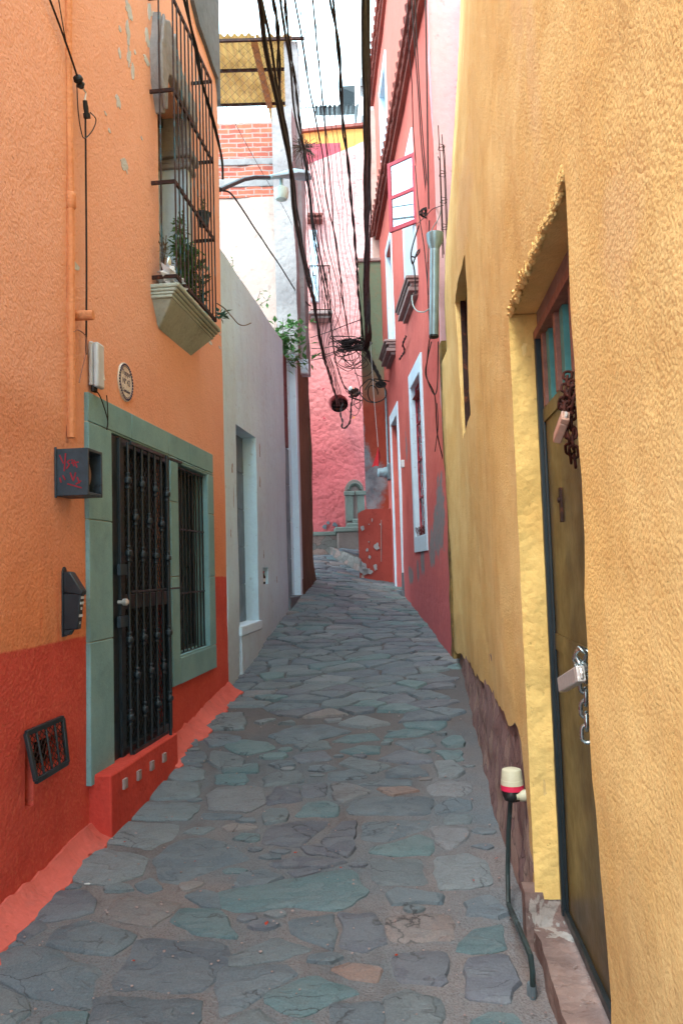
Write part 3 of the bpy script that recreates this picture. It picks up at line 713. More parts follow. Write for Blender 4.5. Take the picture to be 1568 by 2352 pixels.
# joint lines lie behind the blocks
m = MB(); m.box(OW, uL+.004, dA-.004, dBot, sT-.004, -.06, .022); m.box(OW, dA-.004, uR-.004, dT+.004, sT-.004, -.06, .022)
m.box(OW, wB+.004, uR-.004, wOut+.004, dT+.004, -.06, .022); m.box(OW, dB+.004, wA-.004, wOut+.004, dT+.004, -.06, .022)
build('mortar_joint', m, MAT['sillstone'], og)
m = MB(); m.box(OW, wB-.012, wB+.004, wBot, wT, -.135, .026); m.box(OW, wA-.004, wA+.01, wBot, wT, -.135, .026); m.box(OW, wA+.01, wB-.012, wT-.012, wT+.004, -.135, .026); m.box(OW, wA+.01, wB-.012, wBot-.004, wBot+.012, -.135, .026)
m.box(OW, dA-.004, dB+.004, dT-.008, dT+.003, -.17, .024)
build('window_reveal', m, MAT['greenstone'], og)
# security door
dr = bpy.data.objects.new('security_door', None)
fr = MB()
k1 = U(OW, c2(742, 1500))[0]; k2 = U(OW, c2(768, 1500))[0]
fr.box(OW, dA, k1, dBot, dT-.012, -.05, .012)
fr.box(OW, k1, k2, dBot+.02, dT-.02, -.04, .032)
fr.box(OW, dB-.05, dB-.006, dBot+.02, dT-.02, -.04, .02)
fr.box(OW, k2, dB-.05, dT-.07, dT-.02, -.04, .026); fr.box(OW, k2, dB-.05, dBot+.02, dBot+.08, -.04, .026)
mr = U(OW, c2(850, 1790))[1]; mr2 = U(OW, c2(850, 1700))[1]; fr.box(OW, k2, dB-.05, mr, mr2, -.04, .02)
door = build('door', fr, MAT['black_metal'], og, bev=.003)
m = MB()
for (za, zb) in ((dBot+.08, mr), (mr2, dT-.07)):
    nz = int((zb-za)/.034)
    for r in range(nz):
        z0 = za+(zb-za)*r/nz; z1 = za+(zb-za)*(r+1)/nz; nx = 34
        for k in range(nx):
            a = k2+(dB-.05-k2)*k/nx; b = k2+(dB-.05-k2)*(k+1)/nx
            c, d = ((z0, z1) if (k+r) % 2 else (z1, z0)); m.bar(OW.P(a, c, -.005), OW.P(b, d, -.005), .0022, OW.n)
build('mesh_screen', m, MAT['black_metal'], door, smooth=0)
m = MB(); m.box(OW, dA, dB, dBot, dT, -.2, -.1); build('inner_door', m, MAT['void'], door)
for y in (1545, 1880):
    m = MB(); a = U(OW, c2(765, y), .05); b = U(OW, c2(820, y), .05); m.box(OW, a[0], b[0], a[1]-.035, a[1]+.035, .03, .055)
    build('lock_plate', m, MAT['dark_box'], door, bev=.002)
m = MB(); p = U(OW, c2(762, 1752), .04); m.lathe(OW.P(p[0], p[1], .03), OW.n, [(0, .012), (.03, .012), (.035, .022), (.06, .024), (.07, .012)], 12)
build('handle', m, MAT['lock_steel'], door)
# wrought bars standing in front of the mesh
zt1 = U(OW, c2(780, 716), .07)[1]; zb1 = U(OW, c3(730, 795), .09)[1]
m = MB(); top = zt1
bars = [U(OW, c2(x, 1500), .07)[0] for x in (822, 867, 912, 955, 995, 1035)]
m.bar(OW.P(k2+.01, top, .07), OW.P(bars[-1], top, .07), .012, OW.n); m.bar(OW.P(bars[-1]-.01, top, .07), OW.P(dB+.03, top-.01, .11), .01)
build('grille_rail', m, MAT['black_metal'], og, bev=.002); m = MB(); m.bar(OW.P(k2+.01, zb1, .07), OW.P(bars[-1]+.06, zb1, .07), .014, OW.n, .01); build('grille_rail', m, MAT['black_metal'], og, bev=.002); m = MB(); m.bar(OW.P(k2, (mr2+.02), .07), OW.P(dB+.05, mr2+.02, .09), .007, OW.n)
build('grille_rail', m, MAT['black_metal'], og, bev=.002)
def knobbed(name, u, w, za, zb, knobs, r=.0095):
    m = MB(); m.tube([OW.P(u, za, w), OW.P(u, zb, w)], r, 8)
    for k in knobs:
        m.lathe(OW.P(u, k, w), (0, 0, 1), [(-.055, .010), (-.05, .017), (-.04, .017), (-.035, .013), (-.022, .015), (-.015, .024), (.0, .027), (.015, .024), (.022, .015), (.035, .013), (.04, .017), (.05, .017), (.055, .010)], 12)
    return build(name, m, MAT['black_metal'], og)
ky = {0: (978, 1440, 1995), 1: (1213, 2220), 2: (1003, 1448, 1978), 3: (1235, 2192), 4: (1035, 1458, 1965), 5: (1255, 2165)}
kb = {0: (535,), 1: (285,), 2: (488,), 3: (260,), 4: (455,), 5: (235,)}
for i, u in enumerate(bars):
    xx = (822, 867, 912, 955, 995, 1035)[i]
    ks = [U(OW, c2(xx, y), .07)[1] for y in ky[i]]
    if i % 2 == 0: ks += [U(OW, c3(770+(xx-822)*.92, kb[i][0]), .07)[1]]
    knobbed('bar', u, .07, zb1, top, ks)
up = U(OW, c2(1072, 1500), .11)[0]
knobbed('post', up, .11, U(OW, c3(1010, 655), .11)[1], top, [U(OW, c2(1070, y), .11)[1] for y in (1065, 1470, 1948)]+[U(OW, c3(1005, 420), .11)[1]], .012)
# barred window beside the door
wi = MB(); t = .035
wi.box(OW, wA, wA+t, wBot, wT, -.14, -.10); wi.box(OW, wB-t, wB, wBot, wT, -.14, -.10); wi.box(OW, wA+t, wB-t, wT-t, wT, -.14, -.10); wi.box(OW, wA+t, wB-t, wBot, wBot+t, -.14, -.10)
um = (wA+wB)/2; wi.box(OW, um-.02, um+.02, wBot+t, wT-t, -.14, -.105)
win = build('window', wi, MAT['black_metal'], og, bev=.002)
m = MB(); m.box(OW, wA, wB, wBot, wT, -.19, -.13); build('pane', m, MAT['glass_dark'], win)
m = MB()
for k in range(9):
    u = wA+.03+(wB-wA-.06)*k/8; m.tube([OW.P(u, wBot+.01, -.02), OW.P(u, wT-.02, -.02)], .0075, 6)
for z in (wBot+.012, wT-.03, U(OW, c2(1200, 1290))[1], U(OW, c2(1200, 1692))[1]): m.bar(OW.P(wA+.004, z, -.02), OW.P(wB-.004, z, -.02), .007, OW.n, .009)
build('window_bars', m, MAT['black_metal'], win)
# red doorstep with four little glazed squares
q0 = U(OW, (206, 1787)); q1 = U(OW, (408, 1695), .13); stz = U(OW, (245, 1788), .13)[1]
m = MB(); us_ = [q0[0]+(q1[0]-q0[0])*i/8 for i in range(9)]
vs = []
for u in us_: vs += [OW.P(u, -.5, -.05), OW.P(u, -.5, .14), OW.P(u, stz+.008*noise.noise(Vector((u*3, 0, 0))), .13), OW.P(u, stz+.005, -.05)]
fs = [(4*i+k, 4*i+4+k, 4*i+4+(k+1) % 4, 4*i+(k+1) % 4) for i in range(8) for k in range(4)]+[(0, 1, 2, 3), (35, 34, 33, 32)]
m.faces(vs, fs); step = build('doorstep', m, MAT['red_paint'], og, bev=.012)
for x, y in ((745, 925), (828, 875), (905, 818), (978, 770)):
    u, z = U(OW, c3(x, y), .14); m = MB(); m.box(OW, u-.028, u+.028, z-.03, z+.03, .12, .146)
    m.box(OW, u-.014, u+.014, z-.016, z+.016, .146, .149); build('tile', m, MAT['sill_brown'], step, bev=.002)
# sloping pink mortar fillet along the foot of the wall
def fillet(u0, u1, h=.10, d=.13, w0=0):
    m = MB(); n = int((u1-u0)/.04); vs = []
    for i in range(n+1):
        u = u0+(u1-u0)*i/n; hh = h*(1+.3*noise.noise(Vector((u*2.2, 1, 0)))+.25*noise.noise(Vector((u*13, 1, 0)))); dd = d*(1+.4*noise.noise(Vector((u*2.7, 5, 0)))+.35*noise.noise(Vector((u*11, 5, 0))))
        g0 = gof(OW, u, w0+dd); g1 = gof(OW, u)
        vs += [OW.P(u, g1-.1, -.05), OW.P(u, g0-.08, w0+dd+.02), OW.P(u, g0+.012, w0+dd), OW.P(u, g1+hh*.45, w0+dd*.45), OW.P(u, g1+hh, w0+.01), OW.P(u, g1+hh, -.05)]
    fs = [(6*i+k, 6*i+6+k, 6*i+6+(k+1) % 6, 6*i+(k+1) % 6) for i in range(n) for k in range(6)]+[tuple(range(6)), tuple(6*n+k for k in range(5, -1, -1))]
    m.faces(vs, fs); return m
build('wall_fillet', fillet(0, q0[0]+.1), MAT['pink_fillet'], og)
build('wall_fillet', fillet(q1[0]-.08, uEnd-.02, .12, .14), MAT['pink_fillet'], og)
# painted-over pipe and stub
pa = U(OW, (158, 0), .03); pb = U(OW, (165, 1005), .03)
m = MB(); pts = [OW.P(pa[0]+.0, E+7, .03)]
for k in range(14):
    z = E+6.9+(pb[1]-E-6.9)*k/13; pts.append(OW.P(pa[0]+(pb[0]-pa[0])*max(0, (k-7)/6)+.004*math.sin(k*2.1), z, .028+.004*math.sin(k*1.3)))
m.tube(pts, .024, 8)
for k in range(4): m.lathe(pts[3*k+2], (0, 0, 1), [(-.05, .026), (-.04, .032), (.04, .032), (.05, .026)], 10)
build('painted_pipe', m, MAT['orange2'], og)
u, z = U(OW, (168, 725)); m = MB(); m.tube([OW.P(u, z, -.02), OW.P(u+.01, z, .12)], .03, 12); build('drain_spout', m, MAT['orange2'], og)
# grey cement patch at the top corner, plus flaked spots
m = MB(); pts = [U(OW, q) for q in ((430, -160), (437, 0), (452, 60), (468, 105), (482, 150), (494, 180), (502, 225), (507, 262), (514, 262))]
pts = [(min(u, uEnd), z) for u, z in pts]+[(uEnd+.01, pts[-1][1]), (uEnd+.01, E+7.7), (pts[0][0], E+7.7)]
m.prism(OW, pts, -.01, .035); build('cement_patch', m, MAT['grey_cement'], og)
for i, (x, y, a, b) in enumerate(((800, 1055, 22, 36), (757, 645, 14, 38), (938, 235, 15, 42), (955, 70, 13, 48), (1010, 215, 12, 30), (935, 385, 16, 22), (675, 722, 8, 10), (820, 60, 20, 50), (818, 200, 12, 70),
        (825, 350, 12, 60), (848, 450, 10, 40), (862, 330, 5, 14), (765, 330, 8, 26), (700, 830, 7, 12), (1338, 2175, 14, 18), (990, 130, 12, 50), (905, 880, 5, 10), (475, 1690, 24, 26), (765, 180, 8, 16), (1403, 2215, 6, 8), (1403, 2130, 5, 6))):
    p = U(OW, c1(x, y)); p2 = U(OW, c1(x+a, y)); p3 = U(OW, c1(x, y-b)); m = MB(); poly_patch(m, OW, p, (p2[0]-p[0]), (p3[1]-p[1]), w=.003+fo(*p), seed=i, n=18)
    build('paint_flake', m, MAT['chip_white'], og)
# upper window: frame, stone jamb and battered carved lintel
m = MB(); zt = bz1
m.box(OW, bA, bA+.06, bz0+.12, zt, -.26, -.2); m.box(OW, bA+.06, bB, zt-.08, zt, -.26, -.2); m.box(OW, (bA+bB)/2-.03, (bA+bB)/2+.03, bz0+.12, zt-.08, -.26, -.21)
uw = build('balcony_door', m, MAT['black_metal'], og)
m = MB(); m.box(OW, bA, bB, bz0+.1, zt, -.34, -.25); build('pane', m, MAT['glass_dark'], uw)
m = MB(); jz = U(OW, (430, 395))[1]
m.box(OW, bB-.05, bB+.10, bz0+.1, jz, -.27, .02); build('window_jamb', m, MAT['white_trim'], og, bev=.006)
m = MB()
m.box(OW, bB-.075, bB+.14, jz, jz+.05, -.27, .05); m.box(OW, bB-.06, bB+.12, jz+.05, jz+.10, -.27, .035); m.box(OW, bB-.09, bB+.17, jz+.10, jz+.17, -.27, .07)
m.box(OW, bB-.04, bB+.12, jz+.17, zt+.02, -.27, .02)
ca = bA-.14
pts = [(ca, zt-.22), (ca-.02, zt+.1), (ca+.02, zt+.2), (ca+.07, zt+.42), (ca+.12, zt+.26), (ca+.2, zt+.44), (ca+.3, zt+.5), (ca+.4, zt+.42), (ca+.46, zt+.5), (ca+.52, zt+.34), (ca+.62, zt+.26), (bB+.1, zt+.2), (bB+.17, zt+.08), (bB+.12, zt-.02),
       (bB-.1, zt+.0), (bA+.26, zt+.06), (bA+.12, zt-.0), (bA+.03, zt-.2), (bA, zt-.4), (bA-.04, zt-.42)]
m.prism(OW, pts, -.1, .07)
m.prism(OW, [(u, z-.02) for u, z in pts[:4]]+[(bA+.1, zt+.12), (bA+.0, zt-.12), (bA-.02, zt-.38), (bA-.06, zt-.4)], .07, .10)
build('carved_lintel', m, MAT['column'], og, bev=.012)
# stone sill
gn = U(OW, (350, 665))[0]; gf = U(OW, (446, 760))[0]; sz = U(OW, s3(500, 1465), .2)[1]
m = MB(); sz0 = sz
for d, h0, h1, e in ((.22, -.035, 0, .05), (.20, -.06, -.035, .035), (.18, -.085, -.06, .02), (.165, -.11, -.085, .01)):
    m.box(OW, gn-.02-e*.3, gf+.05+e, sz0+h0, sz0+h1, -.05, d)
vs = [OW.P(gn+.0, sz0-.108, .155), OW.P(gf+.05, sz0-.108, .155), OW.P(gf-.12, sz0-.3, .0), OW.P(gn+.14, sz0-.3, .0), OW.P(gn+.0, sz0-.108, -.04), OW.P(gf+.05, sz0-.108, -.04)]
m.faces(vs, [(0, 1, 2, 3), (0, 3, 4), (1, 5, 2), (0, 4, 5, 1)])
build('stone_sill', m, MAT['sillstone'], og, bev=.01)
# iron cage
cw = .19; a0 = U(OW, (350, 650))[0]; a1 = U(OW, (446, 600))[0]
rows = [U(OW, c1(1125, y), cw)[1] for y in (35, 605, 1170, 1760)]
cage = bpy.data.objects.new('window_cage', None); COL.objects.link(cage); cage.parent = og; cage.location = OW.P(a0, rows[3], .1)-og.location
for z in rows:
    m = MB(); m.bar(OW.P(a0, z, -.03), OW.P(a0, z, cw), .008, Vector((0, 0, 1)), .014); m.bar(OW.P(a1, z, -.03), OW.P(a1, z, cw), .008, Vector((0, 0, 1)), .014); m.bar(OW.P(a0, z, cw), OW.P(a1, z, cw), .008, Vector((0, 0, 1)), .016); build('rail', m, MAT['rust_iron'], cage)
for k in range(12):
    u = a0+(a1-a0)*k/11; m = MB(); m.tube([OW.P(u, rows[3]-.01, cw+.004), OW.P(u, rows[0]+.01, cw+.004)], .0075, 6); build('bar', m, MAT['bar_iron'], cage)
for u in (a0, a1):
    m = MB(); m.tube([OW.P(u, rows[3], .08), OW.P(u, rows[0], .08)], .0075, 6); build('bar', m, MAT['bar_iron'], cage)
# cellar vent hatch hanging off the wall
m = MB(); C = [c3(155, 628), c3(372, 535), c3(400, 800), c3(215, 912)]; ws = (.02, .03, .07, .09)
P4 = [OW.P(*U(OW, q, w), w) for q, w in zip(C, ws)]
vent = thing('vent_hatch', 'small black mesh hatch hanging crooked over a hole in the red wall base', 'vent', P4[3])
for i in range(4): m.bar(P4[i], P4[(i+1) % 4], .014, OW.n, .010)
for t_ in (.25, .5, .75): m.bar(P4[0].lerp(P4[1], t_), P4[3].lerp(P4[2], t_), .006, OW.n)
build('frame', m, MAT['black_metal'], vent, bev=.003)
m = MB()
def bl(s, t_): return P4[0].lerp(P4[1], s).lerp(P4[3].lerp(P4[2], s), t_)
for i in range(16):
    for j in range(12):
        s0, s1_, t0, t1 = i/16, (i+1)/16, j/12, (j+1)/12
        a, b = (bl(s0, t0), bl(s1_, t1)) if (i+j) % 2 else (bl(s0, t1), bl(s1_, t0)); m.bar(a, b, .0016, OW.n)
build('mesh_screen', m, MAT['rust_iron'], vent, smooth=0)
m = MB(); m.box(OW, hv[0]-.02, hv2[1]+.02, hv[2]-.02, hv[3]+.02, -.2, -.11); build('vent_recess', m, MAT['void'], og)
# graffitied speaker-like meter box
w_ = .19; zb, zt_ = U(OW, c2(355, 1075))[1], U(OW, c2(355, 775))[1]; a = U(OW, c2(352, 900))[0]; b = U(OW, c2(655, 960), w_)[0]
mb_ = thing('meter_box', 'dark slate steel box with red spray-paint scrawl jutting from the orange wall', 'meter box', OW.P((a+b)/2, zb, 0))
m = MB(); t_ = .018
m.box(OW, a, a+t_, zb, zt_, -.02, w_); m.box(OW, b-t_, b, zb, zt_, -.02, w_); m.box(OW, a+t_, b-t_, zt_-t_, zt_, -.02, w_); m.box(OW, a+t_, b-t_, zb, zb+t_, -.02, w_); m.box(OW, a+t_, b-t_, zb+t_, zt_-t_, -.02, 0.01)
m.box(OW, a-.012, a+.0, zb-.01, zt_+.01, .0, .012)
build('casing', m, MAT['dark_box'], mb_, bev=.003)
m = MB(); m.lathe(OW.P((a+b)/2, (zb+zt_)/2, .01), OW.n, [(0, .1), (.08, .1), (.09, .085), (.12, .08)], 24); build('meter', m, MAT['sill_brown'], mb_)
m = MB(); p = OW.P(b+.02, (zb+zt_)/2-.02, .12)
m.tube([p+Vector((0, math.cos(k*.7)*.015, math.sin(k*.7)*.015)) for k in range(9)], .002, 5); build('seal_ring', m, MAT['black_metal'], mb_)
m = MB()     # scrawl strokes stand on the near side face of the box
SF = Frame(OW.P(a, 0, 0).x, OW.P(a, 0, 0).y, OW.n.x, OW.n.y, -OW.t.x, -OW.t.y)
def sq(x, y): return ((x-345)/215*w_, zt_-(y-775)/300*(zt_-zb))
for st in ([(375, 815), (400, 870)], [(415, 805), (405, 920)], [(420, 905), (440, 880), (425, 860), (445, 850)], [(455, 845), (470, 890)], [(450, 870), (500, 865)], [(470, 850), (490, 900)], [(375, 960), (385, 990)], [(395, 945), (412, 975)],
           [(445, 930), (465, 985), (480, 930)], [(490, 960), (505, 1000)], [(425, 1000), (520, 1030)], [(480, 1005), (515, 985)]):
    q = [SF.P(*sq(*s), .0015) for s in st]
    for c, d in zip(q, q[1:]): m.bar(c, d, .0035, SF.n, .0015)
build('scrawl', m, MAT['graffiti'], mb_)
# letter box with stuck-on letters
w_ = .115; a, zb = U(OW, c2(388, 1975)); zt_ = U(OW, c2(388, 1525))[1]; b = U(OW, c2(545, 1800), w_)[0]
ml = thing('letter_box', 'black plastic letter box with white stick-on lettering hanging left of the green door surround', 'letter box', OW.P((a+b)/2, zb, 0))
SF = Frame(OW.P(a, 0, 0).x, OW.P(a, 0, 0).y, OW.n.x, OW.n.y, -OW.t.x, -OW.t.y)
H = zt_-zb; m = MB(); um = (a+b)/2; hw = (b-a)/2
m.prism(OW, [(um-hw*.9, zb), (um+hw*.9, zb), (um+hw*.9, zt_-.05)]+[(um+hw*.9*math.cos(t*math.pi/8), zt_-.05+.05*math.sin(t*math.pi/8)) for t in range(1, 8)]+[(um-hw*.9, zt_-.05)], 0, .012)
build('back_plate', m, MAT['mailbox'], ml, bev=.003)
def sidebox(prof, u0_, u1_, name, mat, bev=.004):
    m = MB(); n = len(prof); vs = [OW.P(u0_, z, w) for w, z in prof]+[OW.P(u1_, z, w) for w, z in prof]
    m.faces(vs, [tuple(range(n)), tuple(range(2*n-1, n-1, -1))]+[(i, (i+1) % n, n+(i+1) % n, n+i) for i in range(n)]); return build(name, m, mat, ml, bev=bev)
sidebox([(.012, zb+H*.1), (w_*.8, zb+H*.1), (w_, zb+H*.62), (.012, zb+H*.62)], um-hw*.8, um+hw*.8, 'body', MAT['mailbox'])
lid = sidebox([(.012, zb+H*.63), (w_*1.06, zb+H*.58), (w_*1.1, zb+H*.64), (w_*.5, zb+H*.92), (.012, zb+H*.93)], um-hw*.95, um+hw*.95, 'lid', MAT['mailbox'], .008)
sidebox([(.012, zb+H*.02), (.04, zb+H*.02), (.06, zb+H*.1), (.012, zb+H*.1)], um-hw*.7, um+hw*.7, 'bracket', MAT['mailbox'])
def text(s, F, u, z, w, size, mat, parent, name, lean=0, sx=1, align='CENTER'):
    cu = bpy.data.curves.new('t', 'FONT'); cu.body = s; cu.size = size; cu.extrude = .0006; cu.align_x = align; cu.align_y = 'CENTER'
    o = bpy.data.objects.new('t', cu); COL.objects.link(o); dg = bpy.context.evaluated_depsgraph_get()
    me = o.evaluated_get(dg).to_mesh(); m = MB()
    m.faces([F.P(u+v.co.x*sx, z+v.co.y, w+v.co.z+lean*v.co.y) for v in me.vertices], [tuple(p.vertices) for p in me.polygons])
    bpy.data.objects.remove(o); return build(name, m, mat, parent, smooth=0)
ln = (w_*.2)/(H*.52)
for s, y in (('PLAZUELA', 1725), ('DEL HINOJO', 1760), ('CON', 1795), ('CENTINELA', 1842), ('62', 1888)):
    z = U(OW, c2(505, y), w_)[1]; text(s, OW, um, z, w_*.8+(z-zb-H*.1)*ln+.0015, .022, MAT['letter_white'], ml, 'lettering', ln, sx=.40)
# white junction box
w_ = .07; zb = U(OW, c2(553, 365))[1]; zt_ = U(OW, c2(553, 85))[1]; a = U(OW, c2(553, 200))[0]; b = U(OW, c2(670, 200), w_)[0]
jb = thing('junction_box', 'white plastic cable junction box above the green stone door surround', 'junction box', OW.P((a+b)/2, zb, 0))
m = MB(); m.box(OW, a, b, zb, zt_, .01, w_*.5); build('back_shell', m, MAT['white_plastic'], jb, bev=.008)
m = MB(); m.box(OW, a+.004, b-.004, zb-.01, zt_-.004, w_*.52, w_); cvr = build('cover', m, MAT['white_plastic'], jb, bev=.012)
m = MB(); uu = (a+b)/2+.02; m.prism(OW, [(uu, zb+.05), (uu+.035, zb+.05), (uu+.018, zb+.09)], w_-.002, w_+.0012); build('warning_mark', m, MAT['letter_white'], jb)
m = MB()
for k in range(3): m.tube([OW.P(a+.02+.02*k, zb+.01, .03), OW.P(a+.02+.02*k, zb-.035, .03)], .011, 10)
build('cable_gland', m, MAT['black_rubber'], jb)
# oval plaque
u, z = U(OW, c2(797, 348)); R = abs(U(OW, c2(797, 226))[1]-z); plq = thing('name_plaque', 'round cream ceramic house plaque with blue rim on the orange wall above the door', 'plaque', OW.P(u, z-R, 0))
m = MB(); m.lathe(OW.P(u, z, .0), OW.n, [(0, R), (.006, R), (.010, R*.98)], 40); build('disc', m, MAT['tile_white'], plq)
m = MB()
for k in range(36):
    a_ = 2*math.pi*k/36; r_ = R*.9
    m.blob(OW.P(u+r_*math.cos(a_), z+r_*math.sin(a_), .009), .006, .009, .009, 5)
m.tube([OW.P(u+R*.8*math.cos(2*math.pi*k/36), z+R*.8*math.sin(2*math.pi*k/36), .011) for k in range(37)], .0022, 5, False)
build('rim', m, MAT['navy'], plq)
text('Yuppe', OW, u, z+R*.46, .011, .058, MAT['navy'], plq, 'lettering'); text('N\u00ba 42', OW, u, z, .011, .058, MAT['navy'], plq, 'lettering'); text('Cantador', OW, u, z-R*.46, .011, .036, MAT['navy'], plq, 'lettering')
# ================================================================ white garden wall with two doors
wz = U(OW, (600, 707))[1]; w1e = U(OW, (658, 1100))[0]; w2e = U(OW, (684, 1100))[0]
d1a, d1t = U(OW, c5(190, 895)); d1b = U(OW, c5(305, 992))[0]; d1z = U(OW, c5(245, 2128))[1]
na, nt = U(OW, c5(355, 1780)); nb = U(OW, c5(385, 1790))[0]; nz_ = U(OW, c5(370, 1880))[1]
ww = thing('white_wall_house', 'low bluish white plastered wall with blue grey doors beyond the orange house', 'wall', OW.P(10, gof(OW, 10), -.1))
m = MB(); d2a = w1e; d2b = U(OW, c5(558, 1100))[0]; d2z = U(OW, c5(540, 1955))[1]
fo2 = wf(amp=.02, sc_=.8, seed=2)
m = MB()
m.wall(OW, uEnd+.012, d2a, .2, wz, [(d1a, d1b, d1z, d1t-.03, .17), (na, nb, nz_, nt, .09)], step=.12, disp=lambda u, z: fo2(u, z)-.01, T=.25, top=lambda u: wz+.012*noise.noise(Vector((u*2, 0, 4))))
build('wall', m, MAT['white_wall'], ww)
m = MB(); m.box(OW, d2b, d2b+.2, .6, U(OW, (686, 827))[1], -.3, .01); m.box(OW, d2b-.09, d2b, d2z, U(OW, (686, 827))[1], -.3, -.1); build('door_pier', m, MAT['white_trim'], ww, bev=.012)
m = MB(); m.box(OW, d1a-.04, d1b+.05, d1z-.10, d1z+.004, -.17, .025); build('door_sill', m, MAT['white_trim'], ww, bev=.01)
m = MB(); m.box(OW, d1a-.01, d1b+.03, .2, d1z-.10, -.05, .016); build('threshold', m, MAT['white_wall'], ww, bev=.01)
m = MB(); m.box(OW, d2a-.02, d2b+.02, .3, d2z, -.2, .02); build('threshold', m, MAT['grey_cement'], ww, bev=.01)
def panel_door(a, b, z0, z1, w, mat, nm, par, rows=6, cols=2):
    m = MB(); m.box(OW, a-.02, b+.02, z0, z1, w-.05, w); d = build(nm, m, mat, par)
    m = MB(); g_ = .012
    for i in range(cols):
        for j in range(rows):
            ua = a+(b-a)*i/cols; ub = a+(b-a)*(i+1)/cols; za = z0+(z1-z0)*j/rows; zb = z0+(z1-z0)*(j+1)/rows
            m.box(OW, ua+g_/2, ub-g_/2, za+g_/2, zb-g_/2, w, w+.012)
    build('panel', m, mat, d, bev=.003); return d
dd = panel_door(d1a, d1b, d1z, d1t-.03, -.17, MAT['blue_door'], 'door', ww, 5, 3)
m = MB(); p = OW.P(d1a+.28, d1z+1.0, -.15); m.tube([p, p+OW.n*.05, p+OW.n*.05+OW.t*.09], .008, 8); build('handle', m, MAT['black_metal'], dd)
m = MB(); m.box(OW, d1a, d1a+.03, d1z, d1t-.03, -.16, -.13); build('door_stile', m, MAT['black_metal'], dd)
rz = U(OW, c5(508, 1058), -.1)[1]
panel_door(d2a, d2b-.09, d2z, rz-.01, -.13, MAT['blue_door'], 'door', ww, 4, 1)
d3 = panel_door(d2a, d2b-.09, rz+.01, wz-.02, -.13, MAT['red_brown_panel'], 'door_panel', ww, 3, 2)
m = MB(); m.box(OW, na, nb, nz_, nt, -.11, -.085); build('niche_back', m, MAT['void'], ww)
u = (na+nb)/2; bt = thing('bottle', 'small dark bottle standing in the square niche of the white wall', 'bottle', OW.P(u, nz_, -.04))
m = MB(); m.lathe(OW.P(u, nz_, -.04), (0, 0, 1), [(0, .026), (.09, .028), (.12, .014), (.14, .011)], 12); build('body', m, MAT['glass_dark'], bt)
m = MB(); m.lathe(OW.P(u, nz_+.03, -.04), (0, 0, 1), [(0, .0285), (.04, .0288)], 12); build('wrapper', m, MAT['letter_white'], bt)
m = MB(); m.lathe(OW.P(u, nz_+.14, -.04), (0, 0, 1), [(0, .014), (.02, .014)], 12); build('cap', m, MAT['red_flag'], bt)
for i, (x, y, a, b) in enumerate(((170, 1172, 6, 30), (330, 1060, 4, 40), (332, 1270, 5, 34), (163, 1570, 4, 26), (438, 1860, 4, 18), (358, 1700, 4, 20), (180, 1350, 3, 50))):
    p = U(OW, c5(x, y)); p2 = U(OW, c5(x+a, y)); p3 = U(OW, c5(x, y-b)); m = MB(); poly_patch(m, OW, p, (p2[0]-p[0])*.45, (p3[1]-p[1]), w=.001+fo2(*p)-.01, seed=i+40, jag=.6, n=20)
    build('crack', m, MAT['sill_brown'], ww)
# ================================================================ brown stretch + tall brick house
YB = 13.2; FB = FW(YB); x0b = OW.P(0, 0).x
xc = at(700, 700, YB).x
bz_ = U(OW, c5(605, 600))[1]
th = thing('brick_house', 'tall house with a red brick upper wall and yellowed corrugated roof above the white wall', 'house', (xc-2, YB+.5, gz(-.6, 13.4)))
ba = w2e+.12; be = U(OW, (720, 1200))[0]
fo3 = wf(amp=.04, sc_=.9, seed=3)
m = MB(); m.wall(OW, ba, be, 1.0, bz_+.03, [(U(OW, c5(622, 900))[0], U(OW, c5(632, 900))[0], bz_-2.2, bz_-.75, .06)], step=.1, disp=lambda u, z: fo3(u, z)-.01+.05*max(0, 1-(z-1.3)/.5 if z < 1.8 else 0), T=.9)
build('lower_wall', m, MAT['brown_wall'], th)
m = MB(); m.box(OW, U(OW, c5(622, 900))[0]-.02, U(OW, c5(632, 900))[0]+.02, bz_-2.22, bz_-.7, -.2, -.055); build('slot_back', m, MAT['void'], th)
def Zb(px, py): return at(px, py, YB).z
def Xb(px, py): return at(px, py, YB).x
zb0 = Zb(600, 452); zb1 = Zb(600, 278); ztop = Zb(600, 92); xl = -7
m = MB(); m.wall(FB, xl, xc-.22, bz_+.02, zb0, step=.15, disp=wf(amp=.03, sc_=1, seed=5), T=3); build('plaster_wall', m, MAT['plaster_pale'], th)
zc0, zc1 = Zb(600, 428), Zb(600, 378)
m = MB(); m.wall(FB, xl, xc-.24, zb0, zc0, step=.1, disp=wf(amp=.02, sc_=5, seed=7), T=.5); m.wall(FB, xl, xc-.24, zc0+.16, zc1, step=.1, disp=wf(amp=.03, sc_=5, seed=7), T=.5)
m.wall(FB, xl, xc-.24, zc1+.12, zb1, step=.15, disp=lambda u, z: .008*noise.noise(Vector((u*6, z*6, 0))), T=.3, top=lambda u: zb1-.02+.02*noise.noise(Vector((u*6, 0, 0))))
build('brick_wall', m, MAT['brick'], th)
m = MB(); m.box(FB, xl, xc-.23, zc1-.0, zc1+.12, -.4, .015); m.box(FB, xl, xc-.23, zc0, zc0+.16, -.4, .012); build('concrete_band', m, MAT['column'], th, bev=.012)
m = MB(); m.wall(FB, xc-.24, xc, bz_+.0, ztop-.05, step=.1, disp=wf(amp=.035, sc_=2.2, seed=9), T=.3)
m.wall(OW, ba+.0, be-.1, bz_+.02, zb1, step=.15, disp=lambda u, z: wf(amp=.03, sc_=2, seed=9)(u, z)+.03, T=.3)
build('corner_column', m, MAT['column'], th)
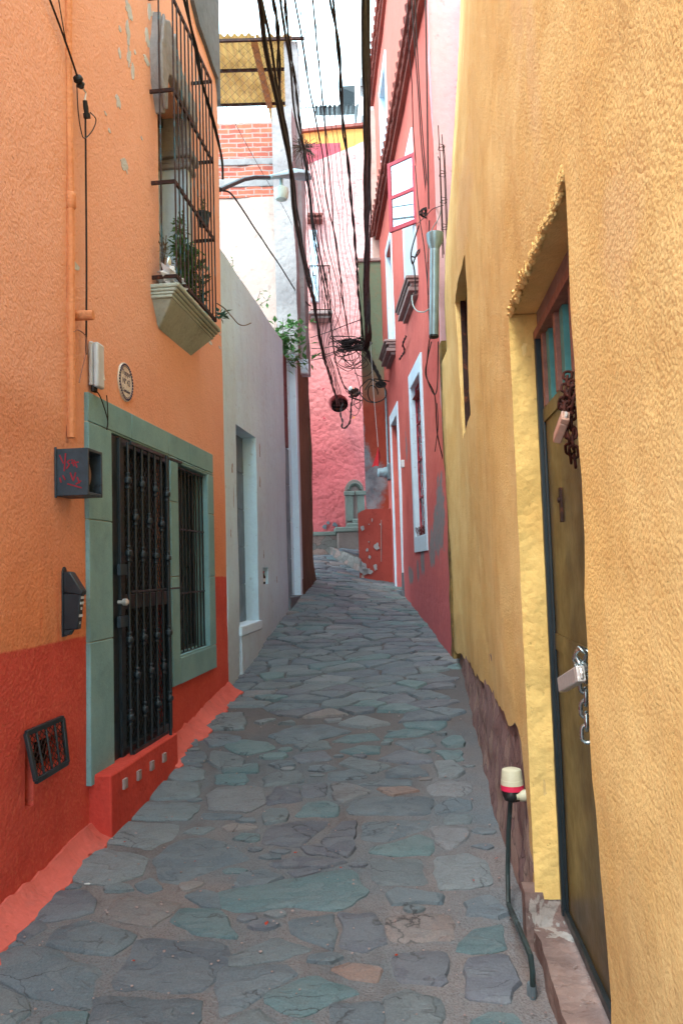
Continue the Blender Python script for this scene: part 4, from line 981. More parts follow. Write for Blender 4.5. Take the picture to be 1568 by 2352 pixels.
m = MB(); m.box(FB, xc-.36, xc+.03, Zb(690, 860), Zb(690, 826), -.2, .05); build('ledge', m, MAT['white_trim'], th, bev=.02)
# corrugated roof sheets seen from below
def corr(x0_, x1_, y0_, y1_, z0_, z1_, pitch=.12, amp=.028):
    m = MB(); n = int((x1_-x0_)/pitch*8); vs = []
    for i in range(n+1):
        x = x0_+(x1_-x0_)*i/n; dz = amp*math.sin(2*math.pi*(x-x0_)/pitch)
        for dzz in (0, .008): vs += [Vector((x, y0_, z0_+dz+dzz)), Vector((x, y1_, z1_+dz+dzz))]
    fs = []
    for i in range(n):
        a = 4*i; b = 4*i+4; fs += [(a, a+1, b+1, b), (a+2, b+2, b+3, a+3), (a, b, b+2, a+2), (a+1, a+3, b+3, b+1)]
    m.faces(vs, fs); return m
yb1 = 15.4; zr1 = at(560, 240, yb1).z
xm = Xb(580, 100)
build('roof_sheet', corr(xl, xm+.04, YB-.12, yb1, ztop+.03, zr1), MAT['corrugated'], th)
build('roof_sheet', corr(xm+.06, xc-.1, YB-.12, 16.6, ztop+.0, zr1+.1), MAT['corrugated'], th)
m = MB()
for y in (YB-.1, YB+.85, yb1-.1):
    z = ztop-.045+(zr1-ztop)*(y-YB)/(yb1-YB); m.bar((xl, y, z), (xc+(.12 if y < YB else -.1), y, z+.0), .022)
build('purlin', m, MAT['rust_iron'], th)
m = MB(); m.bar((xm+.03, YB-.05, ztop-.06), (xm+.1, yb1, zr1-.06), .055, r2=.03); build('rafter', m, MAT['wood'], th)
m = MB(); nx = 26
for i in range(60):            # chain-link fence in the open storey
    u = xl+4.2+i*.16
    for s in (1, -1):
        a = (u, zb1); b = (u+s*(ztop-zb1), ztop)
        pts = []
        for t in range(2): pts.append((a, b)[t])
        (ua, za), (ub, zb2) = pts
        if min(ua, ub) < xl or max(ua, ub) > xc+2: continue
        def cut(u_, z_, uo, zo):
            if u_ > xc-.12:
                k = (xc-.12-uo)/(u_-uo); return xc-.12, zo+(z_-zo)*k
            return u_, z_
        if ua > xc-.12 and ub > xc-.12: continue
        A = cut(ua, za, ub, zb2); B = cut(ub, zb2, ua, za)
        m.bar(FB.P(A[0], A[1], -.05+.006*s), FB.P(B[0], B[1], -.05+.006*s), .0016)
build('chain_link_fence', m, MAT['thin_wire'], th, smooth=0)
# ================================================================ street lamp
sl = thing('street_lamp', 'grey street lamp head on a curved black arm above the white wall', 'street lamp', OW.P(uEnd-.05, Zb(500, 430), .0))
A = [(505, 435, 8.35), (530, 424, 8.6), (560, 411, 8.9), (585, 406.5, 9.15), (618, 407, 9.45)]
m = MB(); m.tube([at(*a) for a in A], [.026]*5, 10); build('arm', m, MAT['black_metal'], sl)
m = MB(); p = [at(x, y, Y) for x, y, Y in ((618, 407, 9.45), (640, 404, 9.65), (665, 402, 9.85), (690, 404, 10.1), (709, 413, 10.25))]
def head(pts, wid, up, dn):
    vs = []; fs = []
    for q, w, a, b in zip(pts, wid, up, dn):
        d = Vector((-(pts[-1]-pts[0]).y, (pts[-1]-pts[0]).x, 0)).normalized()
        for k in range(10):
            t = 2*math.pi*k/10; s_, c_ = math.sin(t), math.cos(t)
            vs.append(q+d*w*c_+Vector((0, 0, (a if s_ > 0 else b)*s_)))
    n = len(pts)
    fs = [(i*10+k, i*10+(k+1) % 10, (i+1)*10+(k+1) % 10, (i+1)*10+k) for i in range(n-1) for k in range(10)]+[tuple(range(10)), tuple((n-1)*10+k for k in range(9, -1, -1))]
    return vs, fs
m = MB(); m.faces(*head(p, (.04, .07, .14, .15, .05), (.035, .05, .085, .08, .015), (.03, .035, .02, .02, .01))); build('lamp_head', m, MAT['lamp_grey'], sl)
q = at(646, 446, 9.7); tp = at(646, 416, 9.7)
m = MB(); m.lathe((q.x, q.y, q.z-.03), (0, 0, 1), [(-.045, .03), (-.035, .07), (0, .085), (.06, .092), (.1, .088), (.11, .04), (.14, .03)], 20); build('lamp_bowl', m, MAT['lamp_bowl'], sl)
m = MB(); m.tube([(q.x, q.y, q.z+.07), tp+Vector((0, 0, .06))], .022, 10); build('lamp_neck', m, MAT['lamp_grey'], sl)
# ================================================================ far pink house
YP = 20.0; FP = FW(YP, .06)
def UP(q, w=0): return FP.px(q, w)
hx, hz = UP((777, 926)); hr = abs(UP((800, 926))[0]-UP((755, 926))[0])/2
pk = thing('pink_house', 'tall house with rough pink plaster closing the lane, with a round barred window', 'house', (0, YP+.3, gz(0, 20)))
m = MB(); fo4 = wf(amp=.09, sc_=.7, seed=6)
xlp, xrp = -6, 3.5; tz = lambda u: UP((784, 345))[1] + .32*(u-UP((784, 345))[0])*1.4
# ring of faces round a circular opening
def ringwall(mb, F, cx, cz, r, a, b, z0, z1, disp, n=32, step=.16):
    S = r*1.6; mb.wall(F, a, b, z0, z1, [(cx-S, cx+S, cz-S, cz+S, .0)], step=step, disp=disp, T=.4, top=tz)
    vs = []; fs = []
    for k in range(n):
        t = 2*math.pi*(k+.5)/n; c_, s_ = math.cos(t), math.sin(t); q = 1/max(abs(c_), abs(s_))
        sq_ = (cx+S*c_*q, cz+S*s_*q)
        for (uu, zz), w in (((sq_), disp(*sq_)), ((cx+r*c_, cz+r*s_*.92), disp(cx, cz)), ((cx+r*.86*c_+.06, cz+r*.8*s_), disp(cx, cz)-.35)):
            vs.append(F.P(uu, zz, w))
    for k in range(n):
        k2_ = (k+1) % n
        for j in (0, 1): fs.append((3*k+j, 3*k2_+j, 3*k2_+j+1, 3*k+j+1))
    mb.faces(vs, fs)
zero = gz(0, 20)-.5
ringwall(m, FP, hx, hz, hr, xlp, xrp, zero, UP((784, 345))[1]+2, lambda u, z: fo4(u, z)*min(1, max(0, (max(abs(u-hx), abs(z-hz))-hr*1.65)/.5)))
build('wall', m, MAT['far_pink'], pk)
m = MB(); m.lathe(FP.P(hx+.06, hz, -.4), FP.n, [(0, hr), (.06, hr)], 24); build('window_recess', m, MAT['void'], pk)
m = MB()
for k in (-1, 0, 1): m.bar(FP.P(hx-hr*.9+.06, hz+k*hr*.4, -.22), FP.P(hx+hr*.9+.06, hz+k*hr*.4, -.22), .009)
for k in (-1, 0, 1): m.bar(FP.P(hx+k*hr*.4+.06, hz-hr*.8, -.23), FP.P(hx+k*hr*.4+.06, hz+hr*.8, -.23), .009, FP.n)
build('window_bars', m, MAT['rust_iron'], pk)
m = MB()
for i, (x, y, a, b) in enumerate(((228, 1772, 18, 18), (262, 1740, 12, 18), (330, 1757, 20, 22), (240, 1790, 8, 8))):
    p = UP(s4(x, y)); poly_patch(m, FP, p, a/4.17*.0108, b/4.17*.0108, w=.05, seed=70+i)
build('bare_patch', m, MAT['grey_cement'], pk)
# balcony window on its left
wl, wt = UP((710, 532)); wr = UP((727, 532))[0]; wb = UP((720, 695))[1]
m = MB(); m.box(FP, wl, wr, wb, wt, -.02, .12); win2 = build('window', m, MAT['white_trim'], pk, bev=.01)
m = MB(); m.box(FP, wl+.05, wr-.05, wb+.05, wt-.08, .12, .125); build('pane', m, MAT['pane'], win2)
m = MB(); ca, cz_ = UP((706, 508)); cb = UP((740, 508))[0]
m.box(FP, ca, cb, cz_-.08, cz_, 0, .3)
for k in range(6): m.tube([FP.P(ca+(cb-ca)*(k+.5)/6, cz_+.03, .36), FP.P(ca+(cb-ca)*(k+.5)/6, cz_+.13, .0)], .04, 8)
build('tile_canopy', m, MAT['cornice'], pk, bev=.01)
ba_, bz2 = UP((714, 722), .45); bb_ = UP((760, 722), .45)[0]
m = MB(); m.box(FP, ba_-.05, bb_+.05, bz2, bz2+.09, 0, .5); m.box(FP, ba_, bb_, bz2-.08, bz2, 0, .4); build('balcony_slab', m, MAT['sill_brown'], pk, bev=.02)
m = MB(); rt = UP((740, 610), .45)[1]
for z in (rt, bz2+.12): m.bar(FP.P(ba_, z, .45), FP.P(bb_, z, .45), .012); m.bar(FP.P(ba_, z, 0), FP.P(ba_, z, .45), .012); m.bar(FP.P(bb_, z, 0), FP.P(bb_, z, .45), .012)
for k in range(8): u = ba_+(bb_-ba_)*k/7; m.bar(FP.P(u, bz2+.09, .45), FP.P(u, rt, .45), .007, FP.n)
build('balcony_rail', m, MAT['rust_iron'], pk)
# buildings stepping up behind
def zat(py, Y): return at(784, py, Y).z
ob = thing('orange_upper_house', 'flat orange wall with a dark coping rising behind the pink house', 'house', (0, 26, 5)); F2 = FW(26, -.02)
m = MB(); m.wall(F2, -6, 3, 4, zat(297, 26), step=.6, T=.5, top=lambda u: zat(297, 26)+.06*(u-0)*1.0); build('wall', m, MAT['far_orange'], ob)
m = MB(); m.hexa([F2.P(-6, zat(300, 26)-.36, -.3), F2.P(3, zat(293, 26)+.12, -.3), F2.P(3, zat(293, 26)+.12, .12), F2.P(-6, zat(300, 26)-.36, .12)]+[F2.P(-6, zat(300, 26)-.26, -.3), F2.P(3, zat(293, 26)+.22, -.3), F2.P(3, zat(293, 26)+.22, .12), F2.P(-6, zat(300, 26)-.26, .12)]); build('coping', m, MAT['cornice'], ob)
m = MB(); m.box(F2, -2.2, at(782, 340, 26).x, 6, zat(338, 26), 0, .3); build('red_band', m, MAT['door_red'], ob)
wh = thing('white_terrace_house', 'white house with a parapet far behind the orange wall', 'house', (0, 34, 8)); F3 = FW(34)
m = MB(); m.wall(F3, -9, at(815, 280, 34).x, 8, zat(263, 34), step=1, T=2); build('wall', m, MAT['far_white'], wh)
m = MB(); a3 = at(735, 268, 34).x; b3 = at(812, 235, 34).x; z3 = zat(262, 34)
m.box(F3, a3+.25, b3, z3, zat(246, 34), -4, -.6); build('upper_room', m, MAT['red_brown_panel'], wh)
m = corr(a3-.2, b3+.2, 33.7, 37.5, zat(250, 34), zat(236, 34)+.9, .2, .05); build('tin_roof', m, MAT['black_metal'], wh)
m = MB()
for k in range(12): m.bar((a3-1.8+k*.2, 34, z3), (a3-1.8+k*.2, 34, z3+.35), .012)
m.bar((a3-1.8, 34, z3+.35), (a3+.5, 34, z3+.35), .015); build('railing', m, MAT['rust_iron'], wh)
wt2 = thing('white_apartment_block', 'white modern apartment block with recessed balconies beside the red house', 'apartment block', (2, 40, 10)); F4 = FW(40)
X4 = lambda px, py: at(px, py, 40).x; Z4 = lambda py: zat(py, 40)
xa, xb_ = X4(814, 200), X4(875, 200)
m = MB(); m.box(F4, xa, xa+.28, 8, Z4(155), -3, 0); m.box(F4, xa+.28, xb_, Z4(178), Z4(155), -3, 0); m.box(F4, xa+.28, xb_, Z4(266), Z4(222), -3, 0); m.box(F4, xa+.28, xb_, 8, Z4(286), -3, 0); m.box(F4, xa+.28, xb_, 8, Z4(160), -3, -1.2)
build('wall', m, MAT['far_white'], wt2, bev=.02)
m = MB(); m.box(F4, xa+.5, xb_, Z4(216), Z4(196), -1.2, -1.15); build('window', m, MAT['glass_dark'], wt2)
m = MB(); m.bar((xa+.3, 40, Z4(221)+.5), (xb_, 40, Z4(221)+.5), .02)
for k in range(8): m.bar((xa+.35+k*.25, 40, Z4(222)), (xa+.35+k*.25, 40, Z4(221)+.5), .012)
build('balcony_rail', m, MAT['rust_iron'], wt2)
m = MB(); m.hexa([(xa-.7, 40, Z4(200)), (xa, 40, Z4(213)), (xa, 42, Z4(213)), (xa-.7, 42, Z4(200))]+[(xa-.7, 40, Z4(197)), (xa, 40, Z4(196)), (xa, 42, Z4(196)), (xa-.7, 42, Z4(197))]); build('awning', m, MAT['black_metal'], wt2)
# ================================================================ wall fountain, low wall, kerb
YF = 19.75; FF = FW(YF, .06)
def UF(q, w=0): return FF.px(q, w)
fcx, fcz = UF(s4(517, 1425)); R = abs(UF(s4(595, 1425))[0]-fcx)*.9; zb_ = UF(s4(500, 1725))[1]
ft = thing('wall_fountain', 'old stone wall fountain with a scalloped arch at the foot of the pink wall', 'fountain', FF.P(fcx, gz(.4, 19.5), .2))
m = MB(); Ro = R*1.28
pts = [(fcx-Ro, zb_-.05), (fcx+Ro, zb_-.05), (fcx+Ro, fcz)]+[(fcx+Ro*math.cos(math.pi*k/14), fcz+Ro*1.15*math.sin(math.pi*k/14)) for k in range(1, 14)]+[(fcx-Ro, fcz)]
m.prism(FF, pts, -.4, .02); build('back_stone', m, MAT['fountain'], ft, bev=.02)
m = MB(); n = 12; R2 = R*.55
for k in range(n):
    a, b = math.pi*k/n, math.pi*(k+1)/n; c = (a+b)/2
    m.prism(FF, [(fcx+R*math.cos(a), fcz+R*math.sin(a)), (fcx+R*math.cos(b), fcz+R*math.sin(b)), (fcx+R*.8*math.cos(b), fcz+R*.8*math.sin(b)), (fcx+R*.8*math.cos(a), fcz+R*.8*math.sin(a))], .03, .12)
    for t in range(1):
        m.prism(FF, [(fcx+R*.81*math.cos(a+.04), fcz+R*.81*math.sin(a+.04)), (fcx+R*.81*math.cos(b-.04), fcz+R*.81*math.sin(b-.04)), (fcx+R2*math.cos(c+.07), fcz+R2*math.sin(c+.07)), (fcx+R2*math.cos(c-.07), fcz+R2*math.sin(c-.07))], .03, .10)
build('scalloped_arch', m, MAT['fountain_green'], ft, bev=.006)
m = MB(); R3 = R*.52
m.prism(FF, [(fcx-R3, zb_+.02), (fcx+R3, zb_+.02), (fcx+R3, fcz)]+[(fcx+R3*math.cos(math.pi*k/10), fcz+R3*math.sin(math.pi*k/10)) for k in range(1, 10)]+[(fcx-R3, fcz)], .028, .04); build('niche_panel', m, MAT['sill_brown'], ft)
m = MB()
for s in (-1, 1):
    x = fcx+s*R*.78; m.box(FF, x-.09, x+.09, zb_, fcz-.14, .03, .12); m.box(FF, x-.13, x+.13, fcz-.14, fcz-.03, .03, .15)
build('pilaster', m, MAT['fountain_green'], ft, bev=.015)
pw = .62; xa_ = UF(s4(352, 1800), pw)[0]; xb2 = UF(s4(620, 1800), pw)[0]; zt3 = UF(s4(440, 1768), pw)[1]; g_ = gz(.3, 19.2)-.2
m = MB(); m.box(FF, xa_, xb2, g_, zt3-.14, -.2, pw); build('pedestal', m, MAT['fountain'], ft, bev=.03)
m = MB(); m.box(FF, xa_-.05, xb2, zt3-.14, zt3-.02, -.2, pw+.05); m.box(FF, xa_+.25, xb2, zt3-.02, zt3+.08, -.2, pw-.15); m.box(FF, xa_+.4, xb2, zt3+.08, zb_+.05, -.2, pw-.32); build('basin_ledge', m, MAT['fountain_green'], ft, bev=.025)
m = MB(); p = FF.P(fcx+.12, zb_+.22, .04); m.tube([p, p+FF.n*.12, p+FF.n*.15-Vector((0, 0, .04))], .02, 8); build('spout', m, MAT['black_metal'], ft)
m = MB(); lw = .35; lt = UF(s4(240, 1822), lw)[1]; m.wall(FF, -5, xa_, g_-.3, lt-.1, step=.12, disp=lambda u, z: lw+.05*noise.noise(Vector((u*4, z*6, 0))), T=.2)
lowall = thing('low_stone_wall', 'low rubble stone bench wall along the foot of the pink house', 'wall', FF.P(-2, g_, .3)); build('rubble', m, MAT['rubble'], lowall)
m = MB(); m.box(FF, -5, xa_-.01, lt-.1, lt, -.2, lw+.06); build('coping', m, MAT['fountain_green'], lowall, bev=.02)
# raised platform: kerb outline on the ground, drawn from where it meets the lane
K = [gpx(s4(*q)) for q in ((60, 2050), (130, 2050), (265, 2045))] + [gpx(s4(x, y)) for x, y in ((320, 2085), (400, 2125), (470, 2165), (560, 2215), (640, 2240))]
ptz = at(*s4(265, 1968), K[2].y).z
m = MB(); n = len(K); vs = []
for i, k in enumerate(K):
    h = .2+.12*i/(n-1); vs += [Vector((k.x, k.y, gz(k.x, k.y)-.3))]
    for t, o in ((.33, .0), (.66, .02), (.92, .03)): vs += [Vector((k.x+.03*noise.noise(Vector((i, t*5, 0))), k.y+o+.05*noise.noise(Vector((i*1.3, t*7, 2))), gz(k.x, k.y)+h*t))]
    vs += [Vector((k.x, k.y+.09, gz(k.x, k.y)+h))]
fs = [(5*i+j, 5*i+5+j, 5*i+6+j, 5*i+1+j) for i in range(n-1) for j in range(4)]; m.faces(vs, fs)
o = build('kerb', m, MAT['rubble'], None); o['kind'] = 'structure'
m = MB(); tops = [Vector((k.x, k.y+.05, vs[5*i+4].z-.004)) for i, k in enumerate(K)]
back = [Vector((k.x, 20.6, max(vs[5*i+4].z, E+.5))) for i, k in enumerate(K)]
m.faces(tops+back, [(i, i+1, n+i+1, n+i) for i in range(n-1)]); o = build('raised_pavement', m, MAT['mortar'], None); o['kind'] = 'structure'
def pz(x, y):
    for i in range(n-1):
        a, b = K[i], K[i+1]
        if a.x <= x <= b.x or i == n-2:
            t = min(1, max(0, (x-a.x)/max(1e-3, b.x-a.x))); y0_ = a.y+(b.y-a.y)*t+.05; z0_ = tops[i].z*(1-t)+tops[i+1].z*t; z1_ = back[i].z*(1-t)+back[i+1].z*t
            return z0_+(z1_-z0_)*max(0, (y-y0_)/(20.6-y0_))
stones = MB(); x = K[0].x
while x < K[-1].x-.2:
    wd = rn_ = random.uniform(.35, .6); y = 16
    i = min(range(n), key=lambda j: abs(K[j].x-x)); y = K[i].y+.07
    while y < 19.6:
        ly = random.uniform(.35, .7); stone([(x+.01, y+.01), (x+wd-.02, y+random.uniform(0, .06)), (x+wd-.01, y+ly-.02), (x+.02, y+ly-.03)], random.choice(GREY+PALE), zf=pz, amp=.02, seg=.1); y += ly
    x += wd
build('platform_slabs', stones, MAT['paver'], smooth=40)['kind'] = 'structure'
# ================================================================ corner building (green over rust red)
YC = 15.8; FC = FW(YC, -.05)
def UC(q, w=0): return FC.px(q, w)
cl = UC(s4(605, 900))[0]; cr = 1.3; ctz = UC((850, 598))[1]
cb = thing('corner_house', 'narrow corner wall painted green above and rust red below, beside the red house', 'house', (.8, YC+.3, gz(.8, YC)))
m = MB(); m.wall(FC, cl, cr, 1, ctz, step=.12, disp=wf(amp=.025, seed=8), T=3); build('wall', m, MAT['corner_wall'], cb)
m = MB(); m.wall(FC, UC((853, 500))[0], cr, ctz, ctz+3.2, step=.3, disp=lambda u, z: -.1, T=1); build('upper_wall', m, MAT['plaster_pale'], cb)
m = MB(); m.box(FC, cl-.03, cr, ctz-.03, ctz+.05, -.3, .04); build('coping', m, MAT['sill_brown'], cb, bev=.02)
pts = [s4(x, y) for x, y in ((606, 690), (622, 680), (668, 670), (640, 710), (660, 820), (640, 850), (636, 930), (622, 980), (625, 1080), (660, 1120), (700, 1110), (760, 1160), (785, 1240), (780, 1400), (770, 1500), (700, 1580), (640, 1600), (612, 1560), (606, 1300))]
YX = 15.3; FX = FW(YX, -.03); bl_, bt_ = FX.px(s4(548, 1650)); br_ = FX.px(s4(805, 1640))[0]
m = MB(); m.wall(FX, bl_, br_+.35, .8, bt_+.1, step=.08, disp=wf(amp=.03, sc_=2.5, seed=10), T=.6, top=lambda u: bt_+.08*min(1, (u-bl_)/.12)); bp = build('buttress', m, MAT['peeling_red'], cb)
for i, (x, y, a, b) in enumerate(((592, 1790, 16, 28), (730, 1965, 28, 40), (638, 1995, 10, 18), (662, 2068, 14, 20), (600, 2180, 40, 60), (640, 2200, 50, 30), (718, 2160, 16, 30), (685, 1712, 4, 18), (575, 2120, 14, 40), (760, 1752, 5, 8), (656, 1752, 6, 5), (655, 1920, 6, 8))):
    p = FX.px(s4(x, y)); m = MB(); poly_patch(m, FX, p, a/4.17*.0083, b/4.17*.0083, w=.034, seed=90+i, n=18)
    build('paint_flake', m, MAT['column'], bp)
m = MB(); m.tube([FX.P(*FX.px(s4(772, y)), .035) for y in (1710, 1850, 1980, 2110)], .008, 6); build('thin_pipe', m, MAT['sill_brown'], cb)
# ================================================================ red house
ru0 = RW.px((1000, 1300))[0]; ru0 = (8.85-0)/RW.t.y; ru1 = 16.1/RW.t.y
def UR(q, w=0): return RW.px(q, w)
rh = thing('red_house', 'tall coral red house on the right with white trimmed windows and a tiled cornice', 'house', RW.P(12, gof(RW, 12), -.2))
# openings
g1a = (UR(s6(510, 420))[0]+UR(s6(555, 1780))[0])/2; g1b = (UR(s6(597, 260))[0]+UR(s6(643, 1740))[0])/2; g1t = UR(s6(512, 424))[1]; g1z = UR(s6(555, 1775))[1]
ga, gb = min(g1a, g1b), max(g1a, g1b)
e1 = (UR(s6(330, 765))[0], UR(s6(385, 700))[0]); dza = UR(s6(330, 765))[1]; da_, db_ = min(e1), max(e1); dz0 = gof(RW, (da_+db_)/2)+.05
f1 = (UR(c4(1100, 1550))[0], UR(c4(1128, 1500))[0]); fa, fb = min(f1), max(f1); fz1 = UR(c4(1100, 1550))[1]; fz0 = UR(c5(1108, 528))[1]
h1 = (UR(c4(1217, 1600))[0], UR(c4(1275, 1600))[0]); ha, hb = min(h1), max(h1); hz1 = UR(c4(1250, 905))[1]; hz0 = UR(c4(1250, 1775))[1]
t1 = (UR(c4(1060, 590))[0], UR(c4(1096, 560))[0]); ta, tb_ = min(t1), max(t1); tz1 = UR(c4(1075, 480))[1]; tz0 = tz1-1.5
corn_z = UR((860, 450), .2)[1]; eave_z = UR((855, 145), .1)[1]
m = MB(); fo5 = wf(amp=.014, sc_=.8, seed=12)
HR = [(ga, gb, g1z, g1t, .14), (da_, db_, dz0, dza, .14), (fa, fb, fz0, fz1, .14), (ha, hb, hz0, hz1, .18), (ta, tb_, corn_z+.25, tz1, .14)]
m.wall(RW, ru0, ru1, .2, eave_z, HR, step=.14, disp=fo5, T=.5)
build('wall', m, MAT['red_wall'], rh)
def trim(a, b, z0, z1, wd, bottom=True, top=None, w=.022):
    m = MB(); o_ = .002; top = top or wd*1.25
    m.box(RW, a-wd, a, z0-(top if bottom else 0), z1+top, -.03, w); m.box(RW, b, b+wd, z0-(top if bottom else 0), z1+top, -.03, w)
    m.box(RW, a, b, z1, z1+top, -.03, w)
    m.box(RW, a-.012, a+.002, z0, z1, -.135, .018); m.box(RW, b-.002, b+.012, z0, z1, -.135, .018); m.box(RW, a, b, z1-.002, z1+.012, -.135, .018)
    if bottom: m.box(RW, a, b, z0-top, z0, -.135, w)
    return m
W1 = (fo5((ga+gb)/2, 2.5))
wn = build('window', trim(ga, gb, g1z, g1t, .16, True, .22), MAT['white_trim'], rh, bev=.006)
def scrollwin(a, b, z0, z1, par, w=-.07):
    m = MB(); m.box(RW, a, b, z0, z1, -.16, -.13); build('pane', m, MAT['glass_dark'], par)
    m = MB(); t = .03
    m.box(RW, a+.012, a+.012+t, z0, z1, w-.01, w+.02); m.box(RW, b-.012-t, b-.012, z0, z1, w-.01, w+.02)
    for k in range(5): z = z0+.01+(z1-z0-.03)*k/4; m.box(RW, a+.012+t, b-.012-t, z, z+.02, w-.01, w+.02)
    nz = int((z1-z0)/.2)
    for i in range(nz):
        for j in range(4):
            cu_ = a+(b-a)*(j+.5)/4; cz2 = z0+(z1-z0)*(i+.5)/nz; s = 1 if (i+j) % 2 else -1
            m.tube([RW.P(cu_+s*.05*math.sin(k*.9)*(1-k*.07), cz2-.1+k*.025, w+.01) for k in range(9)], .007, 5)
    build('scroll_grille', m, MAT['door_red'], par)
scrollwin(ga, gb, g1z, g1t, wn)
m = MB()
for k in range(34):
    u = ga+.05+random.random()*(gb-ga-.1); p = RW.P(u, g1z, -.04+random.random()*.05); d = Vector((random.uniform(-.3, .1), random.uniform(-.5, .5), 1)).normalized()
    m.tube([p, p+d*.07, p+d*.13+Vector((random.uniform(-.03, .01), random.uniform(-.03, .03), 0))], .0035, 4)
spk = solo('red_spikes', m, MAT['door_brown'], 'row of curled red metal spikes on the sill of the ground floor red window', 'window spikes')
dw = build('doorway', trim(da_, db_, dz0, dza, .17, False, .2), MAT['white_trim'], rh, bev=.006)
m = MB(); m.box(RW, da_+.015, db_-.015, dz0, dza-.01, -.13, -.10); dl = build('door', m, MAT['door_brown'], dw)
m = MB()
for z in (.25, .9, 1.5):
    if dz0+z+.5 < dza: m.box(RW, da_+.1, db_-.1, dz0+z, dz0+z+.5, -.1, -.085)
build('panel', m, MAT['door_brown'], dl, bev=.006)
m = MB(); m.box(RW, da_-.19, db_+.19, gof(RW, da_)-.3, dz0+.0, -.15, .06); m.box(RW, da_-.19, da_+.0, dz0, dz0+.3, -.02, .03); build('doorstep', m, MAT['grey_cement'], dw, bev=.01)
w2_ = build('window', trim(fa, fb, fz0, fz1, .13, False, .16), MAT['white_trim'], rh, bev=.006)
m = MB(); m.box(RW, fa, fb, fz0, fz1, -.16, -.12); build('pane', m, MAT['pane'], w2_)
m = MB(); um = (fa+fb)/2; m.box(RW, fa+.01, fb-.01, fz0+.0, fz0+.5, -.12, -.10); m.box(RW, um-.025, um+.025, fz0+.5, fz1-.01, -.12, -.10); build('frame', m, MAT['white_trim'], w2_, bev=.003)
w3_ = build('window', trim(ha, hb, hz0, hz1, .15, False, .25), MAT['white_trim'], rh, bev=.006)
m = MB(); m.box(RW, ha, hb, hz0, hz1, -.22, -.17); build('pane', m, MAT['glass_dark'], w3_)
m = MB(); t = .05; m.box(RW, ha+.015, ha+.015+t, hz0, hz1, -.17, -.13); m.box(RW, hb-.015-t, hb-.015, hz0, hz1, -.17, -.13); m.box(RW, ha+.015+t, hb-.015-t, hz1-.08, hz1-.01, -.17, -.13); build('frame', m, MAT['door_red'], w3_, bev=.003)
w4_ = build('window', trim(ta, tb_, corn_z+.25, tz1, .12, False, .16), MAT['white_trim'], rh, bev=.006)
m = MB(); m.box(RW, ta, tb_, corn_z+.2, tz1, -.2, -.14); build('pane', m, MAT['pane'], w4_)
# open casement
S = [c4(1105, 985), c4(1250, 925), c4(1275, 1355), c4(1125, 1405)]
hu, hzz = UR(c4(1262, 925), 0); hz4 = UR(c4(1275, 1355), 0)[1]
Yh = RW.P(hu, 0).y; pin = RW.P(hu, 0, -.02)
A0 = at(*c4(1105, 985), Yh*1.03); SFr = Frame(pin.x, pin.y, A0.x-pin.x, A0.y-pin.y, 0, -1); SFr.n = Vector((SFr.t.y, -SFr.t.x, 0)); SFr.n = SFr.n if SFr.n.y < 0 else -SFr.n
LW = (Vector((A0.x, A0.y, 0))-Vector((pin.x, pin.y, 0))).length
za, zb3 = (hz4+at(*c4(1125, 1405), Yh*1.03).z)/2, (hzz+A0.z)/2
m = MB(); t = .05
m.box(SFr, 0, t, za, zb3, -.02, .02); m.box(SFr, LW-t, LW, za, zb3, -.02, .02); zm = za+(zb3-za)*.49
for a, b in ((za, za+t*1.2), (zm-t*.5, zm+t*.5), (zb3-t, zb3)): m.box(SFr, t, LW-t, a, b, -.018, .018)
cs = build('casement', m, MAT['door_red'], w3_, bev=.003)
m = MB(); m.box(SFr, t, LW-t, za+t, zb3-t, -.003, .003); build('pane', m, MAT['pane'], cs)
# moulded sills
def msill(u0_, u1_, z, d, mat):
    m = MB()
    for dd_, h0, h1, e in ((d, -.04, 0, .06), (d*.85, -.08, -.04, .04), (d*.6, -.13, -.08, .01), (d*.8, -.19, -.13, .0), (d*.4, -.24, -.19, -.05)): m.box(RW, u0_-e, u1_+e, z+h0, z+h1, -.05, dd_)
    return build('stone_sill', m, mat, rh, bev=.008)
msill(ha-.15, hb+.18, hz0, .17, MAT['sill_brown']); msill(fa-.12, fb+.14, fz0, .2, MAT['sill_brown'])
# cornices
def cornice(z, d, mat, u0_=ru0, u1_=ru1):
    m = MB(); n = int((u1_-u0_)/.22)
    for h0, h1, dd_ in ((-.16, -.09, d*.45), (-.02, .02, d)):
        m.box(RW, u0_, u1_, z+h0, z+h1, -.05, dd_)
    for i in range(n):
        a = u0_+(u1_-u0_)*i/n; b = u0_+(u1_-u0_)*(i+1)/n; j = random.uniform(-.012, .012)
        m.box(RW, a+.004, b-.004, z-.09, z-.02, -.05, d*.72+j)
        m.tube([RW.P((a+b)/2, z+.02, d*.9+j), RW.P((a+b)/2, z+.1, -.02)], .085, 8)
    return m
build('cornice', cornice(corn_z, .17, MAT['cornice']), MAT['cornice'], rh, bev=.006)
build('eave', cornice(eave_z, .15, MAT['cornice']), MAT['cornice'], rh, bev=.006)
# near gable, pale pink
gx = RW.P(ru0, 0).x; FG = FW(8.84)
pg = thing('pale_pink_house', 'pale pink house wall rising behind the yellow building', 'house', (gx+1.5, 9, 1))
m = MB(); m.wall(FG, gx+.002, 6, .6, eave_z+1, step=.25, disp=wf(amp=.012, seed=13), T=.3); build('wall', m, MAT['pale_pink'], pg)
